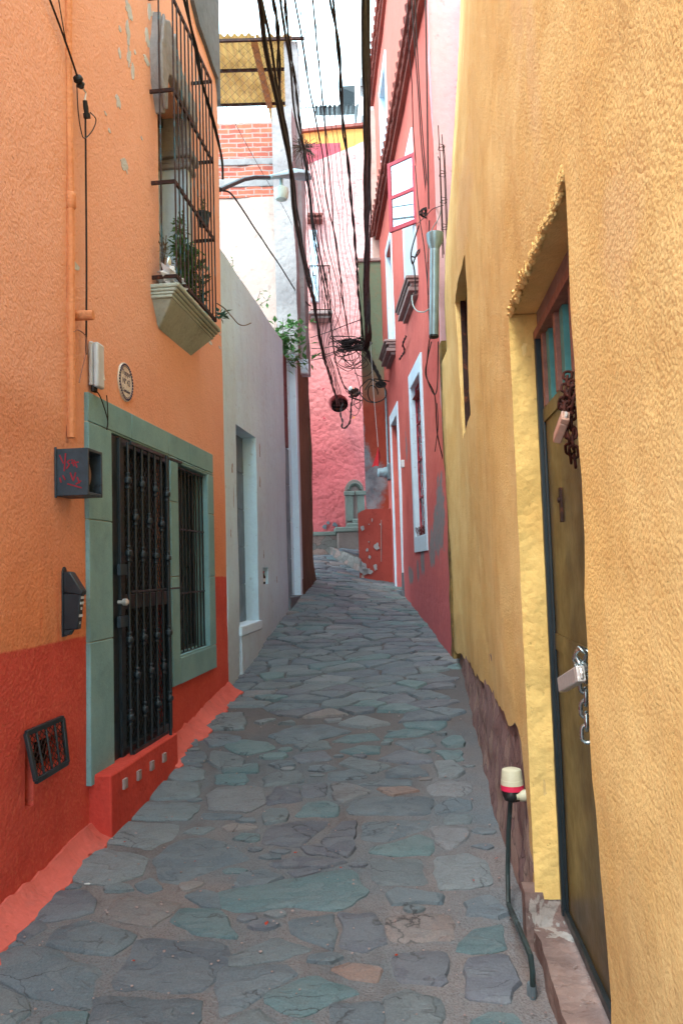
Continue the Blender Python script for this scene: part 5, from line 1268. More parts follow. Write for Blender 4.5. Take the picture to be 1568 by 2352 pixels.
# ================================================================ yellow building
def UY(q, w=0): return YW.px(q, w)
yend = 8.76/YW.t.y
dy1 = UY((1196, 1300))[0]; dy0 = UY((1344, 1300))[0]; dz1 = UY((1176, 708))[1]
gd = E-1.66
sl_a = UY(c7(130, 120))[0]; sl_a = UY((1055, 800))[0]; sl_b = UY((1080, 800))[0]; slt = UY((1055, 672))[1]; slz = UY((1077, 975))[1]
def prof(u, z):
    zz = z-E
    t = [(-1.7, .0), (-.95, 0), (1.37, .02), (2.77, .03), (3.4, .0), (4.4, -.12), (6.0, -.27), (9, -.5)]
    k = min(1, max(.35, u/8))
    return lerpt(t, zz)*k
fo6 = wf(amp=.02, sc_=1.0, seed=14)
def ydisp(u, z):
    d = prof(u, z)+fo6(u, z)+.004*noise.noise(Vector((u*9, z*9, 7)))
    e = yend-u
    if e < .16: d -= .025*(1-e/.16)**2
    d += .07*max(0, 1-e/.9) if z < E+2.2 else 0
    return d
def stoneline(u):
    t = [(0, -2.4), (2.2, -2.4), (dy1-.02, -2.4), (dy1, -1.5), (dy1+.16, -1.4), (dy1+.3, -.76), (4.8, -.79), (6, -.80), (8.6, -.86)]
    return E+lerpt(t, u)+.05*noise.noise(Vector((u*3.1, 2, 0)))+.03*noise.noise(Vector((u*11, 2, 0)))
yh = thing('yellow_house', 'ochre yellow stucco house on the right with a stone base and an old steel door', 'house', YW.P(5, E-1.6, -.3))
m = MB()
HY = [(dy0, dy1, gd-.6, dz1, .14), (sl_b, sl_a, slz, slt, .07)]
m.wall(YW, -2, yend, gd-.4, E+8.5, HY, step=.085, disp=ydisp, T=.5, bot=stoneline)
wy = build('wall', m, MAT['yellow'], yh)
m = MB(); m.wall(YW, dy1+.02, yend-.02, gd-.5, E-.55, step=.06, T=.3, caps=True,
    disp=lambda u, z: -.02+.06*max(0, min(1, (E-.75-z)/.9))*min(1, (u-dy1)/1.2)+.02*noise.noise(Vector((u*3, z*7, 1)))+.012*noise.noise(Vector((u*11, z*22, 5))))
build('stone_base', m, MAT['redstone'], yh)
# bright rendered jamb beside the door, lower end bare stone
jz = E-1.47
m = MB(); JF = Frame(YW.P(dy1, 0, 0).x, YW.P(dy1, 0, 0).y, -YW.n.x, -YW.n.y, -YW.t.x, -YW.t.y)
m.wall(JF, -.006, .15, jz, dz1-.005, step=.03, T=.02, caps=False, disp=lambda u, z: .014+.018*noise.noise(Vector((u*8, z*5, 3)))+.011*noise.noise(Vector((u*22, z*20, 1))))
build('door_jamb', m, MAT['yellow_jamb'], yh)
m = MB(); m.wall(JF, -.05, .2, gd-.4, jz+.03, step=.04, T=.1, disp=lambda u, z: .012+.014*noise.noise(Vector((u*7, z*6, 9)))+.008*noise.noise(Vector((u*22, z*22, 9)))); build('bare_stone_jamb', m, MAT['crumble'], yh)
m = MB()                                              # ragged lintel edge
for i in range(900):
    u = dy0+(dy1-dy0)*random.random(); dz = random.gauss(0, .010)+.028*noise.noise(Vector((u*9, 0, 0))); s_ = random.choice((.003, .004, .005, .006, .008, .011))
    m.blob(YW.P(u, dz1+.012+dz, ydisp(u, dz1)-.004-.01*random.random()), s_*1.2, s_*1.4, s_, 4, .9)
build('ragged_lintel', m, MAT['yellow'], yh)
m = MB(); m.box(YW, sl_b-.02, sl_a+.02, slz-.05, slt+.05, -.14, -.065); m.box(YW, sl_a-.06, sl_a, slz, slt, -.06, -.02); build('slot_window', m, MAT['rust_iron'], yh)
# steel door with transom
w_ = -.13; dbz = E-1.53; trz = UY(c7(665, 545), w_)[1]; mz = UY(c7(820, 2030), w_)[1]
t = .045; m = MB()
dr0 = dy0-.25
m.box(YW, dr0, dy1, dbz, trz-.06, w_-.03, w_); m.box(YW, dr0, dy1-t, trz-.06, trz, w_-.03, w_+.008)
m.box(YW, dr0, dy1-t, mz-.035, mz+.035, w_, w_+.006)
door = build('door', m, MAT['steel_door'], yh)
m = MB(); m.box(YW, dy1-t, dy1-.012, dbz, dz1-.1, w_, w_+.028); m.box(YW, dy1-t-.02, dy1-t-.006, dbz, trz-.06, w_, w_+.012); m.box(YW, dy0-.18, dy1-t, dbz-.01, dbz+.03, w_, w_+.02)
m.box(YW, dr0, dr0+.05, dbz, dz1-.1, w_, w_+.03)
build('door_frame', m, MAT['black_metal'], door, bev=.003)
m = MB()
m.box(YW, dr0, dy1-.012, dz1-.13, dz1-.09, w_-.02, w_+.03); 
for u in (dy1-.12, dy1-.42, dy1-.74): m.box(YW, u-.018, u+.018, trz, dz1-.13, w_-.02, w_+.012)
build('transom_frame', m, MAT['wood_pinkish'], door, bev=.003)
m = MB()
for u in (dy1-.17, dy1-.49, dy1-.81, dy1-1.1): m = MB(); m.box(YW, u-.035, u+.03, trz, dz1-.13, w_-.03, w_-.005); build('transom_slat', m, MAT['teal_paint'], door)
m = MB(); m.box(YW, dr0, dy1, trz, dz1, -.3, -.2); build('transom_void', m, MAT['red_brown_panel'], door)
m = MB(); m.box(YW, dr0, dy1, dz1-.09, dz1+.05, -.2, -.12); build('door_head', m, MAT['sill_brown'], yh)
m = MB(); u, z = UY(c7(795, 1130), w_); m.box(YW, u-.02, u+.02, z-.07, z+.07, w_, w_+.008); m.lathe(YW.P(u, z+.02, w_+.008), YW.n, [(0, .011), (.008, .011)], 10); build('keyhole_cover', m, MAT['rust_iron'], door)
# threshold block
tu0, tu1 = 1.2, UY((1262, 2300))[0]; tz_ = UY((1275, 2245))[1]
tu1 = dy1+.1
m = MB(); m.wall(YW, 1.0, tu1, gd-.5, tz_, step=.05, disp=lambda u, z: .015+.016*noise.noise(Vector((u*5, z*5, 3)))+.008*noise.noise(Vector((u*19, z*19, 3))), T=.3, top=lambda u: tz_+.02*noise.noise(Vector((u*6, 3, 3))))
build('threshold_stone', m, MAT['crumble'], yh)
# vertical crack-line streaks of dirt in the gap with the red house
m = MB(); m.wall(FW(8.81), gx-.004, YW.P(yend, 0).x+.5, .3, E+2.5, step=.08, disp=lambda u, z: .02*noise.noise(Vector((u*6, z*6, 0))), T=.2, caps=True); build('rubble_edge', m, MAT['edge_rubble'], yh)
# ================================================================ chains and padlocks
def link_mesh(c, d, side, Ln, wd, r):
    m = MB(); d = d.normalized(); x = side-d*side.dot(d); x.normalize(); pts = []; h = (Ln-wd)/2
    for k in range(16):
        a = 2*math.pi*k/16; cx_, sx_ = math.cos(a)*wd/2, math.sin(a)*wd/2; sx_ += h if sx_ > 0 else -h if sx_ < 0 else 0
        pts.append(c+x*cx_+d*sx_)
    pts.append(pts[0]); pts.append(pts[1]); m.tube(pts, r, 8, cap=False); return m
def chain(label, mat, paths, Ln=.048, wd=.03, r=.0052, base=None):
    ch = thing('chain', label, 'chain', base)
    for pts in paths:
        pts = [Vector(p) for p in pts]; tot = sum((b-a).length for a, b in zip(pts, pts[1:])); st = Ln-2.4*r; n = int(tot/st)
        for i in range(n):
            s = st*(i+.5); k = 0
            while k < len(pts)-2 and s > (pts[k+1]-pts[k]).length: s -= (pts[k+1]-pts[k]).length; k += 1
            d = (pts[k+1]-pts[k]); c = pts[k]+d.normalized()*s
            sd = YW.t if i % 2 else YW.n; sd = (sd+Vector((.25, .2, .1))).normalized()
            build('link', link_mesh(c, d, sd, Ln, wd, r), mat, ch, smooth=60)
    return ch
def padlock(label, c, d, wdir, mat, L_=.075, W_=.055, T_=.028):
    pl = thing('padlock', label, 'padlock', c); d = d.normalized(); x = (wdir-d*wdir.dot(d)).normalized(); y = d.cross(x)
    m = MB(); q = [(-1, -1), (1, -1), (1, 1), (-1, 1)]
    m.hexa([c+x*i*W_/2+y*j*T_/2 for i, j in q]+[c+x*i*W_/2+y*j*T_/2+d*L_ for i, j in q]); build('body', m, mat, pl, bev=.004)
    m = MB(); m.box  # shackle guard
    h = c+d*L_; m.hexa([h+x*(W_*.5-.018)+x*(i*.018)+y*j*T_*.5 for i, j in q]+[h+x*(W_*.5-.018)+x*(i*.018)+y*j*T_*.5+d*.02 for i, j in q]); m.hexa([h-x*(W_*.5-.009)+x*(i*.009)+y*j*T_*.5 for i, j in q]+[h-x*(W_*.5-.009)+x*(i*.009)+y*j*T_*.5+d*.02 for i, j in q])
    build('shackle_guard', m, mat, pl, bev=.003)
    m = MB(); m.tube([h-x*.016+d*.0, h-x*.016+d*.012, h-x*.012+d*.022, h+d*.026, h+x*.012+d*.022, h+x*.016+d*.012, h+x*.016], .0055, 8); build('shackle', m, MAT['lock_steel'], pl)
    m = MB(); m.lathe(c-d*.002, d, [(0, .008), (.003, .008)], 12); build('keyway', m, MAT['black_metal'], pl)
    return pl
def PY(q, w): u, z = YW.px(q, w); return YW.P(u, z, w)
chain('rusty brown chain wound through the top of the steel door', MAT['rust_chain'],
      [[PY(c7(835, 285), -.1), PY(c7(815, 420), -.07), PY(c7(790, 560), -.06)], [PY(c7(868, 340), -.1), PY(c7(850, 440), -.07), PY(c7(830, 570), -.05)],
       [PY(c7(880, 380), -.08), PY(c7(862, 500), -.07), PY(c7(855, 640), -.07), PY(c7(868, 760), -.07), PY(c7(880, 860), -.08), PY(c7(895, 925), -.09)], [PY(c7(800, 470), -.07), PY(c7(840, 540), -.06), PY(c7(840, 700), -.06), PY(c7(855, 870), -.08)]], base=PY(c7(850, 925), -.07))
q1, q2 = PY(c7(765, 712), -.01), PY(c7(820, 560), -.03)
padlock('coppery steel padlock hanging from the rusty chain on the yellow house door', q1, q2-q1, YW.t, MAT['lock_copper'], L_=(q2-q1).length*.8)
chain('shiny galvanised chain hanging from the middle of the steel door', MAT['steel_chain'],
      [[PY(c7(985, 2075), -.1), PY(c7(930, 2060), -.06), PY(c7(905, 2120), -.05), PY(c7(925, 2180), -.04)], [PY(c7(975, 2160), -.1), PY(c7(935, 2190), -.04), PY(c8(945, 150), -.05), PY(c8(950, 380), -.05), PY(c8(960, 585), -.05)]], base=PY(c8(960, 585), -.05), Ln=.056, wd=.034, r=.0066)
q1, q2 = PY(c8(795, 190), .0), PY(c8(930, 110), -.02)
padlock('bright steel padlock sticking out sideways from the shiny chain', q1, q2-q1, Vector((0, 0, 1)), MAT['lock_steel'], L_=(q2-q1).length*.85, W_=.05)
# ================================================================ water meter and pipe at the yellow house
wm0 = .05; u, z = YW.px(c8(480, 860), wm0); c = YW.P(u, z, wm0); k = .00115*1.0
wm = thing('water_meter', 'cream and black water meter with a bright pink band beside the stone base', 'water meter', (c.x, c.y, gz(c.x, c.y)))
s_ = abs(YW.px(c8(480, 740), wm0)[1]-YW.px(c8(480, 860), wm0)[1])
R = .055
m = MB(); m.lathe(c, (0, 0, 1), [(s_*.28, R*.98), (s_*.50, R*.95), (s_*.52, R*.92), (s_*.92, R*.86), (s_*1.0, R*.8), (s_*1.06, R*.5)], 32); build('lid', m, MAT['cream_plastic'], wm)
m = MB(); m.lathe(c, (0, 0, 1), [(s_*.02, R), (s_*.27, R)], 32); build('band', m, MAT['pink_plastic'], wm)
m = MB(); m.lathe(c, (0, 0, 1), [(-s_*.55, R*.35), (-s_*.48, R*.7), (-s_*.2, R*.9), (0, R*.92), (.012, R*.96)], 24)
m.blob(c-YW.t*R*.6+YW.n*.01-Vector((0, 0, .02)), .03, .03, .03); build('meter_body', m, MAT['black_rubber'], wm)
m = MB(); m.tube([c-YW.t*.03-Vector((0, 0, .018)), c-YW.t*.03-YW.n*.05-Vector((0, 0, .018)), c-YW.t*.0-YW.n*.10-Vector((0, 0, .02))], .021, 14); m.lathe(c-YW.t*.03-YW.n*.03-Vector((0, 0, .018)), -YW.n, [(0, .027), (.03, .027)], 14); build('inlet_pipe', m, MAT['cream_plastic'], wm)
pp = [(468, 930), (455, 1120), (450, 1400), (455, 1590), (500, 1690), (560, 1830), (595, 1920), (608, 2020), (610, 2110)]
ww_ = [.06, .07, .082, .092, .096, .09, .085, .08, .08]
P_ = [YW.P(*YW.px(c8(*q), w), w) for q, w in zip(pp, ww_)]
m = MB(); m.tube([c-Vector((0, 0, .03))]+P_, .0115, 10); build('riser_pipe', m, MAT['pipe_dark'], wm)
m = MB()
for q in ((603, 2140), (608, 2230), (612, 2330)):
    p = YW.P(*YW.px(c8(*q), .08), .08); m.lathe(p, (0, 0, 1), [(-.03, .016), (-.02, .02), (.02, .02), (.03, .016)], 12)
m.tube([P_[-1], YW.P(*YW.px(c8(612, 2400), .08), .08), YW.P(*YW.px(c8(615, 2600), .08), .08)], .013, 10); build('pipe_coupling', m, MAT['conduit'], wm)
# ================================================================ things fixed to the red house
gp = thing('downpipe', 'short galvanised gutter downpipe high on the corner between pale pink and yellow walls', 'downpipe', at(*c4(1385, 2030), 8.5))
Yg = 8.45; T_, B_ = at(*c4(1388, 1500), Yg), at(*c4(1383, 2025), Yg)
m = MB(); m.tube([T_, B_], .052, 16); build('pipe', m, MAT['gutter'], gp)
m = MB(); n_ = (T_-B_).normalized(); m.lathe(T_, n_, [(-.02, .05), (.0, .055), (.07, .085), (.16, .095), (.165, .09), (.02, .04)], 4 if False else 16); build('hopper', m, MAT['gutter'], gp)
m = MB(); m.lathe(B_, -n_, [(-.002, .05), (.02, .054), (.03, .045)], 16); build('end_cap', m, MAT['black_rubber'], gp)
rb = thing('rebar_column', 'rusty steel reinforcement cage sticking up beside the pale pink wall', 'rebar', at(1018, 470, 8.55))
m = MB(); X0 = at(1014, 460, 8.5); s = .05
crn = [Vector((a, b, 0)) for a, b in ((0, 0), (s, .0), (s, s*2), (0, s*2))]
for i, cc in enumerate(crn): m.tube([X0+cc+Vector((0, 0, -.6)), X0+cc+Vector((.003*i, 0, .5)), X0+cc+Vector((-.006, 0, (.85, .62, .8, .55)[i]))], .0055, 6)
build('rod', m, MAT['rust_iron'], rb)
m = MB()
for z in (-.3, .0, .3, .6): m.tube([X0+cc*1.15+Vector((0, 0, z+.01*i)) for i, cc in enumerate(crn+[crn[0]])]+[X0+crn[0]+Vector((.06, .05, z+.05))], .004, 6)
build('stirrup', m, MAT['rust_iron'], rb)
em = thing('electric_meter', 'round grey electricity meter below three steel conduits on the red house', 'electric meter', RW.P(UR((886, 1085))[0], UR((886, 1085))[1], .1))
u, z = UR(s4(838, 1255), .04); zt4 = UR(s4(800, 480), .04)[1]
Cc = RW.P(u, z, 0)
m = MB(); m.box(RW, u-.13, u+.11, z-.15, z+.17, -.01, .06); build('base_box', m, MAT['conduit'], em, bev=.015)
m = MB(); m.lathe(RW.P(u, z, .06), RW.n, [(0, .105), (.05, .105), (.06, .09), (.16, .085), (.18, .06)], 24); build('dial', m, MAT['lamp_grey'], em)
m = MB()
for k in (-.08, -.01, .06): m.tube([RW.P(u+k, z+.15, .035), RW.P(u+k, z+.8, .035), RW.P(u+k, zt4+k*.6, .035)], .0145, 10)
build('conduit', m, MAT['conduit'], em)
u, z = UR(s4(850, 2200), .05); wp = thing('standpipe', 'thin standpipe with a white cap and blue tap at the red house foot', 'water pipe', RW.P(u, gof(RW, u), .05))
zt5 = UR(s4(832, 1890), .05)[1]; zcp = UR(s4(834, 2025), .05)[1]
m = MB(); m.tube([RW.P(u, gof(RW, u)-.05, .05), RW.P(u, zcp, .05), RW.P(u, zt5, .04), RW.P(u, zt5+.05, -.02)], .018, 10); build('pipe', m, MAT['pipe_dark'], wp)
m = MB(); m.lathe(RW.P(u, zcp, .05), (0, 0, 1), [(-.04, .03), (-.03, .055), (.03, .06), (.045, .05)], 16); build('cap', m, MAT['white_plastic'], wp)
m = MB(); zz = UR(s4(836, 2212), .05)[1]; m.box(RW, u-.03, u+.03, zz-.02, zz+.03, .05, .1); build('tap', m, simple('blue_tap', L(40, 110, 170)), wp, bev=.006)
u, z = UR(s6(425, 1110), .03); ib = MB(); ib.box(RW, u-.04, u+.04, z-.06, z+.06, -.01, .05); solo('doorbell_box', ib, MAT['white_plastic'], 'small cream box beside the white trimmed doorway of the red house', 'doorbell', bev=.008)
# red paper pennant on its string
p1 = at(*s4(668, 0), 14.6); p2 = at(*s4(742, 1010), 14.6)
m = MB(); pf = thing('paper_pennant', 'red paper pennant hanging on a string in front of the grey cement patch', 'pennant', at(*s4(715, 1200), 14.6))
m.tube([p1, at(*s4(700, 500), 14.6), p2], .004, 5); build('string', m, MAT['chip_white'], pf)
m = MB(); q = [at(*s4(x, y), Y) for x, y, Y in ((742, 1010, 14.6), (765, 1085, 14.7), (748, 1195, 14.55), (715, 1190, 14.6), (683, 1205, 14.65), (720, 1100, 14.6), (745, 1110, 14.57))]
off = Vector((0, .003, 0)); vs = q+[v+off for v in q]; m.faces(vs, [(0, 6, 5), (0, 1, 6), (1, 2, 6), (6, 2, 3), (5, 6, 3), (5, 3, 4), (7, 12, 13), (7, 13, 8), (8, 13, 9), (13, 10, 9), (12, 10, 13), (12, 11, 10)]); build('paper', m, MAT['red_flag'], pf, smooth=0)
# ================================================================ overhead cables
def cable(pts, Ya, Yb, r, name, label, group, mat='cable', wob=.0, twist=False, strands=1, cat='cable'):
    # pts picture positions, depth runs Ya..Yb linearly in inverse distance along the run
    L_ = [0]
    for a, b in zip(pts, pts[1:]): L_.append(L_[-1]+math.hypot(a[0]-b[0], a[1]-b[1]))
    P = []
    for q, s in zip(pts, L_):
        t = s/L_[-1]; P.append(at(q[0], q[1], 1/((1-t)/Ya+t/Yb)))
    Q = []                                 # smooth spline
    n = len(P)
    for i in range(n-1):
        p0, p1, p2, p3 = P[max(0, i-1)], P[i], P[i+1], P[min(n-1, i+2)]
        for k in range(6):
            t = k/6; Q.append(.5*((2*p1)+(p2-p0)*t+(2*p0-5*p1+4*p2-p3)*t*t+(3*p1-p0-3*p2+p3)*t**3))
    Q.append(P[-1])
    sd = random.random()*90
    Q = [q+Vector((noise.noise(q*1.3+Vector((sd, 0, 0))), 0, noise.noise(q*1.1+Vector((0, sd, 0)))))*wob for q in Q]
    m = MB(); r *= .82
    if not twist: m.tube(Q, r, 7)
    else:
        D = []; acc = 0
        for i, q in enumerate(Q):
            if i: acc += (q-Q[i-1]).length
            D.append(acc)
        for s in range(strands):
            pts_ = []
            nn = max(len(Q), int(acc/.09)); j = 0
            for k in range(nn+1):
                d = acc*k/nn
                while j < len(D)-2 and d > D[j+1]: j += 1
                t = (d-D[j])/max(1e-6, D[j+1]-D[j]); c = Q[j].lerp(Q[j+1], t); dr = (Q[j+1]-Q[j]).normalized()
                x = dr.cross(Vector((0, 1, 0))); x = x.normalized() if x.length > .01 else Vector((1, 0, 0)); y = dr.cross(x)
                a = d/twist*2*math.pi+2*math.pi*s/strands; sp = r*1.05*(1+.5*noise.noise(Vector((d*1.7, sd, s))))
                pts_.append(c+(x*math.cos(a)+y*math.sin(a))*sp)
            m.tube(pts_, r, 6)
    return solo(name, m, MAT[mat], label, cat, group)
GL = 'black cables fanning down from the top left of the sky'; GR = 'thick cables in the vertical bundle at the right edge of the sky'
GT = 'thin wires running down the lane to the round window'
A = lambda *p: [c4(x, y) for x, y in p]
end1 = [c5(x, y) for x, y in ((665, 220), (690, 390), (735, 560), (758, 640), (785, 735), (800, 800))]
cable(A((290, -120), (320, 0), (352, 230), (422, 540), (478, 800), (522, 1040), (545, 1300), (600, 1600))+end1, 4.4, 19.9, .021, 'overhead_cable', 'thickest black cable at the left of the fan, sagging into the round window', GL, wob=.015)
cable(A((330, -120), (345, 0), (388, 250), (432, 500), (492, 780), (530, 1010), (560, 1300), (620, 1620), (670, 1850), (700, 2060))+[c5(760, 620), c5(795, 780)], 4.8, 19.8, .013, 'overhead_cable', 'second black cable from the left of the fan', GL, wob=.02)
cable(A((405, -120), (412, 0), (432, 130), (442, 300), (456, 480), (462, 600), (490, 800), (520, 1000), (552, 1300), (610, 1600), (668, 1850))+[c5(680, 300), c5(720, 520), c5(770, 680), c5(815, 800)], 5.2, 19.8, .011, 'twisted_cable', 'loosely twisted black double cable third from the left of the fan', GL, twist=1.1, strands=2, wob=.02)
cable(A((440, -120), (455, 0), (480, 200), (520, 480), (560, 750), (590, 900), (620, 1050), (650, 1300), (700, 1560), (750, 1800), (765, 2000))+[c5(780, 480), c5(810, 600), c5(860, 720)], 5.6, 18.5, .012, 'overhead_cable', 'black cable ending at the clamp beside the round window', GL, wob=.02)
cable(A((475, -120), (480, 0), (505, 220), (545, 500), (575, 740), (605, 960), (632, 1200), (672, 1500), (735, 1800), (768, 2010))+[c5(785, 500), c5(830, 660), c5(885, 730)], 6, 18.6, .009, 'twisted_cable', 'twisted black cable in the middle of the fan', GL, twist=.7, strands=2, wob=.01)
cable(A((530, -120), (548, 0), (592, 230), (640, 560), (690, 830), (725, 1050), (745, 1240), (800, 1520), (840, 1850), (872, 2050)), 6.5, 15.6, .010, 'overhead_cable', 'black cable crossing in front of the weathered column top', GL, wob=.02)
cable(A((642, -120), (652, 0), (680, 280), (708, 540), (735, 860), (765, 1180), (798, 1500), (828, 1780), (868, 2050)), 7, 15.6, .010, 'overhead_cable', 'single wavy black cable left of the middle of the open sky', 'cables across the open sky', wob=.03)
cable(A((760, -120), (772, 0), (800, 240), (818, 480), (842, 800), (868, 1050), (895, 1320), (915, 1600), (935, 1850), (958, 2060)), 6.2, 15.4, .013, 'twisted_cable', 'thick twisted black cable in the middle of the open sky', 'cables across the open sky', twist=1.3, strands=2, wob=.02)
for i, (xo, r) in enumerate(((-16, .02), (-8, .022), (0, .018), (8, .022), (16, .016), (-2, .02), (22, .012))):
    j = random.uniform(-6, 6)
    cable(A((972+xo, -160), (973+xo, 0), (975+xo, 400), (978+xo*.9, 800), (980+xo*.85, 1100), (978+xo*.7+j, 1500), (978+xo*.9-j, 1800), (985+xo*.8, 2040), (962+xo*.5, 2110+j)), 5.6+.3*i, 15.4, r, 'bundled_cable', 'thick black cable strapped in the vertical bundle at the right edge of the sky', GR, wob=.02)
for i in range(9):
    x0 = 470+i*22+random.uniform(-8, 8); x1 = 600+i*28; x2 = 660+i*27; x3 = 830+i*8
    cable(A((x0-40, -120), (x0+10, 150), (x1-40, 700), (x1+15, 1100), (x2, 1500), (x2+60+random.uniform(-15, 15), 1800), (x3, 2060)), 7+random.random()*2, 15.6, .0042, 'thin_wire', 'thin dark wire among the thicker cables above the lane', GT, 'thin_wire', wob=.05)
for i in range(5):
    x0 = 560+i*14; cable(A((x0, 840), (x0+45+i*8, 1150), (x0+75+i*14, 1500), (x0+130+i*18, 1850), (700+i*12, 2080))+[c5(755+i*8, 560+i*8), c5(792+i*10, 745+i*6), c5(806+i*6, 800)], 11, 19.85, .008, 'thin_wire', 'thin dark wire dropping beside the weathered column to the round window', GT, 'thin_wire', wob=.03)
cable(A((60, -60), (220, -5), (272, 235)), 7, 13, .003, 'thin_wire', 'faint thin wire crossing the sky at the far left', None, 'thin_wire')
cable(A((130, 640), (240, 850), (370, 1080), (480, 1260), (545, 1400)), 9, 13.1, .004, 'thin_wire', 'faint wire slanting across the red brick wall', None, 'thin_wire')
cable(A((908, -120), (905, 0), (904, 800), (903, 1500)), 9, 18, .003, 'thin_wire', 'hair-thin wire hanging straight through the sky left of the thick bundle', None, 'thin_wire')
cable(A((108, 1150), (160, 1170), (240, 1280), (330, 1420), (450, 1600), (560, 1770), (640, 1850)), 8.4, 14.2, .012, 'overhead_cable', 'black cable slung from the orange house corner to the pink house', None, wob=.01)
cable(A((640, 2040), (760, 2000), (860, 1960), (945, 1930)), 19, 15.6, .012, 'cross_wire', 'single wire crossing the lane above the tangle', None, 'thin_wire')
for i in range(3):
    cable([c5(642, (455, 495, 525)[i]), c5(720, (448, 492, 512)[i]), c5(800, (440, 470, 478)[i]), c5(880, (436, 440, 440)[i])], 19, 15.5, .012, 'cross_wire', 'dark wire running into the left of the cable tangle', 'wires crossing to the tangle', 'thin_wire', wob=.02)
cable([c5(x, y) for x, y in ((955, 420), (985, 480), (1010, 540), (1040, 600), (1072, 668))], 15.2, 14.9, .022, 'twisted_cable', 'twisted cable from the tangle to the top of the conduits on the red house', None, twist=.35, strands=3)
cable([c5(x, y) for x, y in ((830, 790), (820, 850), (832, 900), (828, 930), (850, 935), (878, 890), (885, 790), (900, 720))], 19.6, 19.2, .016, 'hanging_cable', 'frayed cable loop hanging below the round window', None, twist=.3, strands=2)
cable([c5(x, y) for x, y in ((890, 800), (945, 770), (955, 740), (935, 720), (910, 760), (900, 790), (935, 820), (957, 740))], 19.3, 19.1, .012, 'hanging_cable', 'loose wire loop right of the round window', None, 'thin_wire')
cable([c5(x, y) for x, y in ((860, 820), (900, 860), (930, 830), (938, 700), (900, 560), (880, 450))], 19.3, 15.6, .009, 'hanging_cable', 'long thin wire loop dropping from the tangle', None, 'thin_wire')
cl_ = thing('cable_clamp', 'dark metal cable clamp with a white insulator right of the round window', 'clamp', at(*c5(898, 718), 19.2))
m = MB(); m.blob(at(*c5(902, 722), 19.2), .13, .08, .1, 7, .8); m.bar(at(*c5(868, 745), 19.2), at(*c5(945, 772), 19.2), .015); build('clamp', m, MAT['rust_iron'], cl_)
m = MB(); m.blob(at(*c5(880, 700), 19.2), .05, .05, .07, 6); build('insulator', m, MAT['white_plastic'], cl_)
# the tangle
def tangle(c, R_, n, r, name, label, mat, sq_=.6, cat='cable'):
    m = MB()
    for i in range(n):
        a0_ = random.random()*6.3; sd = random.random()*50; rr = R_*random.uniform(.35, 1); cc = c+Vector((random.uniform(-.3, .3), random.uniform(-.2, .2), random.uniform(-.2, .2)))*R_
        k0 = random.uniform(.5, 1.1); pts = []
        ax1 = Vector((1, random.uniform(-.3, .3), random.uniform(-.3, .3))); ax2 = Vector((random.uniform(-.4, .4), random.uniform(-.5, .5), sq_))
        for k in range(26):
            a = a0_+k/25*6.3*k0; q = cc+ax1*math.cos(a)*rr+ax2*math.sin(a)*rr; q += Vector((noise.noise(q*3+Vector((sd, 0, 0))), noise.noise(q*3+Vector((0, sd, 0))), noise.noise(q*3+Vector((0, 0, sd)))))*R_*.35; pts.append(q)
        m.tube(pts, r, 5)
    return solo(name, m, MAT[mat], label, cat)
tangle(at(*c5(885, 440), 15.5), .34, 24, .009, 'cable_tangle', 'dense tangle of cables bunched at the green corner wall', 'thin_wire', .3)
tangle(at(*c5(868, 432), 15.5), .13, 10, .014, 'cable_knot', 'dark knot at the heart of the cable tangle', 'cable')
tangle(at(*c5(900, 520), 15.5), .34, 9, .008, 'wire_loops', 'loose wire loops drooping below the cable tangle', 'thin_wire', 1.0)
tangle(at(*c5(1045, 712), 14.8), .3, 3, .011, 'coiled_wire', 'coil of black wire at the top of the conduits', 'cable', .9)
tangle(at(*c5(1066, 670), 14.7), .1, 12, .012, 'wire_joint', 'small knot of taped wires under the stone sill', 'cable')
m = MB(); c = at(*c4(598, 890), 12.9)
for i in range(90):
    d = Vector((random.gauss(0, 1), random.gauss(0, .5), random.gauss(0, .9))).normalized(); m.tube([c, c+d*.12, c+d*random.uniform(.15, .32)+Vector((0, 0, -.04))], .004, 4)
solo('dry_nest', m, MAT['twig'], 'dry twiggy tuft caught on the cables by the weathered column', 'nest')
# wires on the red house
GW = 'thin wires hanging down the red house'
for i, (pts, Ya, Yb, r) in enumerate(((((1225, -80), (1228, 200), (1250, 500), (1258, 760), (1275, 1000)), 9.0, 10.3, .008), (((1245, -80), (1262, 200), (1288, 560), (1310, 900), (1350, 1290)), 8.7, 9.6, .009),
      (((1268, -80), (1278, 200), (1300, 600), (1330, 1000), (1360, 1260)), 8.6, 9.5, .009), (((1270, 1000), (1295, 1300), (1325, 1500), (1350, 1780)), 9.6, 9.5, .008), (((1355, 1330), (1345, 1700), (1360, 2000)), 9.3, 9.4, .008))):
    cable([c4(*p) for p in pts], Ya, Yb, r, 'wall_wire', ('thin dark wire down the red wall above the open casement', 'dark wire ending at the taped wire joint', 'dark wire just left of the conduit on the pale pink corner', 'thin wire right of the upper red window', 'thin wire sagging beside the galvanised downpipe')[i], GW, 'thin_wire')
cable([c4(*p) for p in ((1332, -80), (1338, 300), (1345, 800), (1352, 1260))], 8.75, 8.75, .011, 'corner_conduit', 'thick black cable straight down the corner of the red and pale pink walls', None)
cable([s5(*p) for p in ((770, 2090), (740, 2200), (720, 2400), (700, 2600))]+[s6(718, 480), s6(735, 700), s6(748, 860), s6(800, 1090)], 8.4, 9.1, .008, 'hanging_wire', 'dark wire dangling from the downpipe to the foot of the rubble edge', GW, 'cable')
cable([s6(690, 0), s6(648, 200), s6(650, 330), s6(715, 480), s6(745, 380), s6(752, 0)], 8.6, 8.6, .008, 'hanging_wire', 'loop of dark wire beside the white trimmed ground floor window', GW, 'cable')
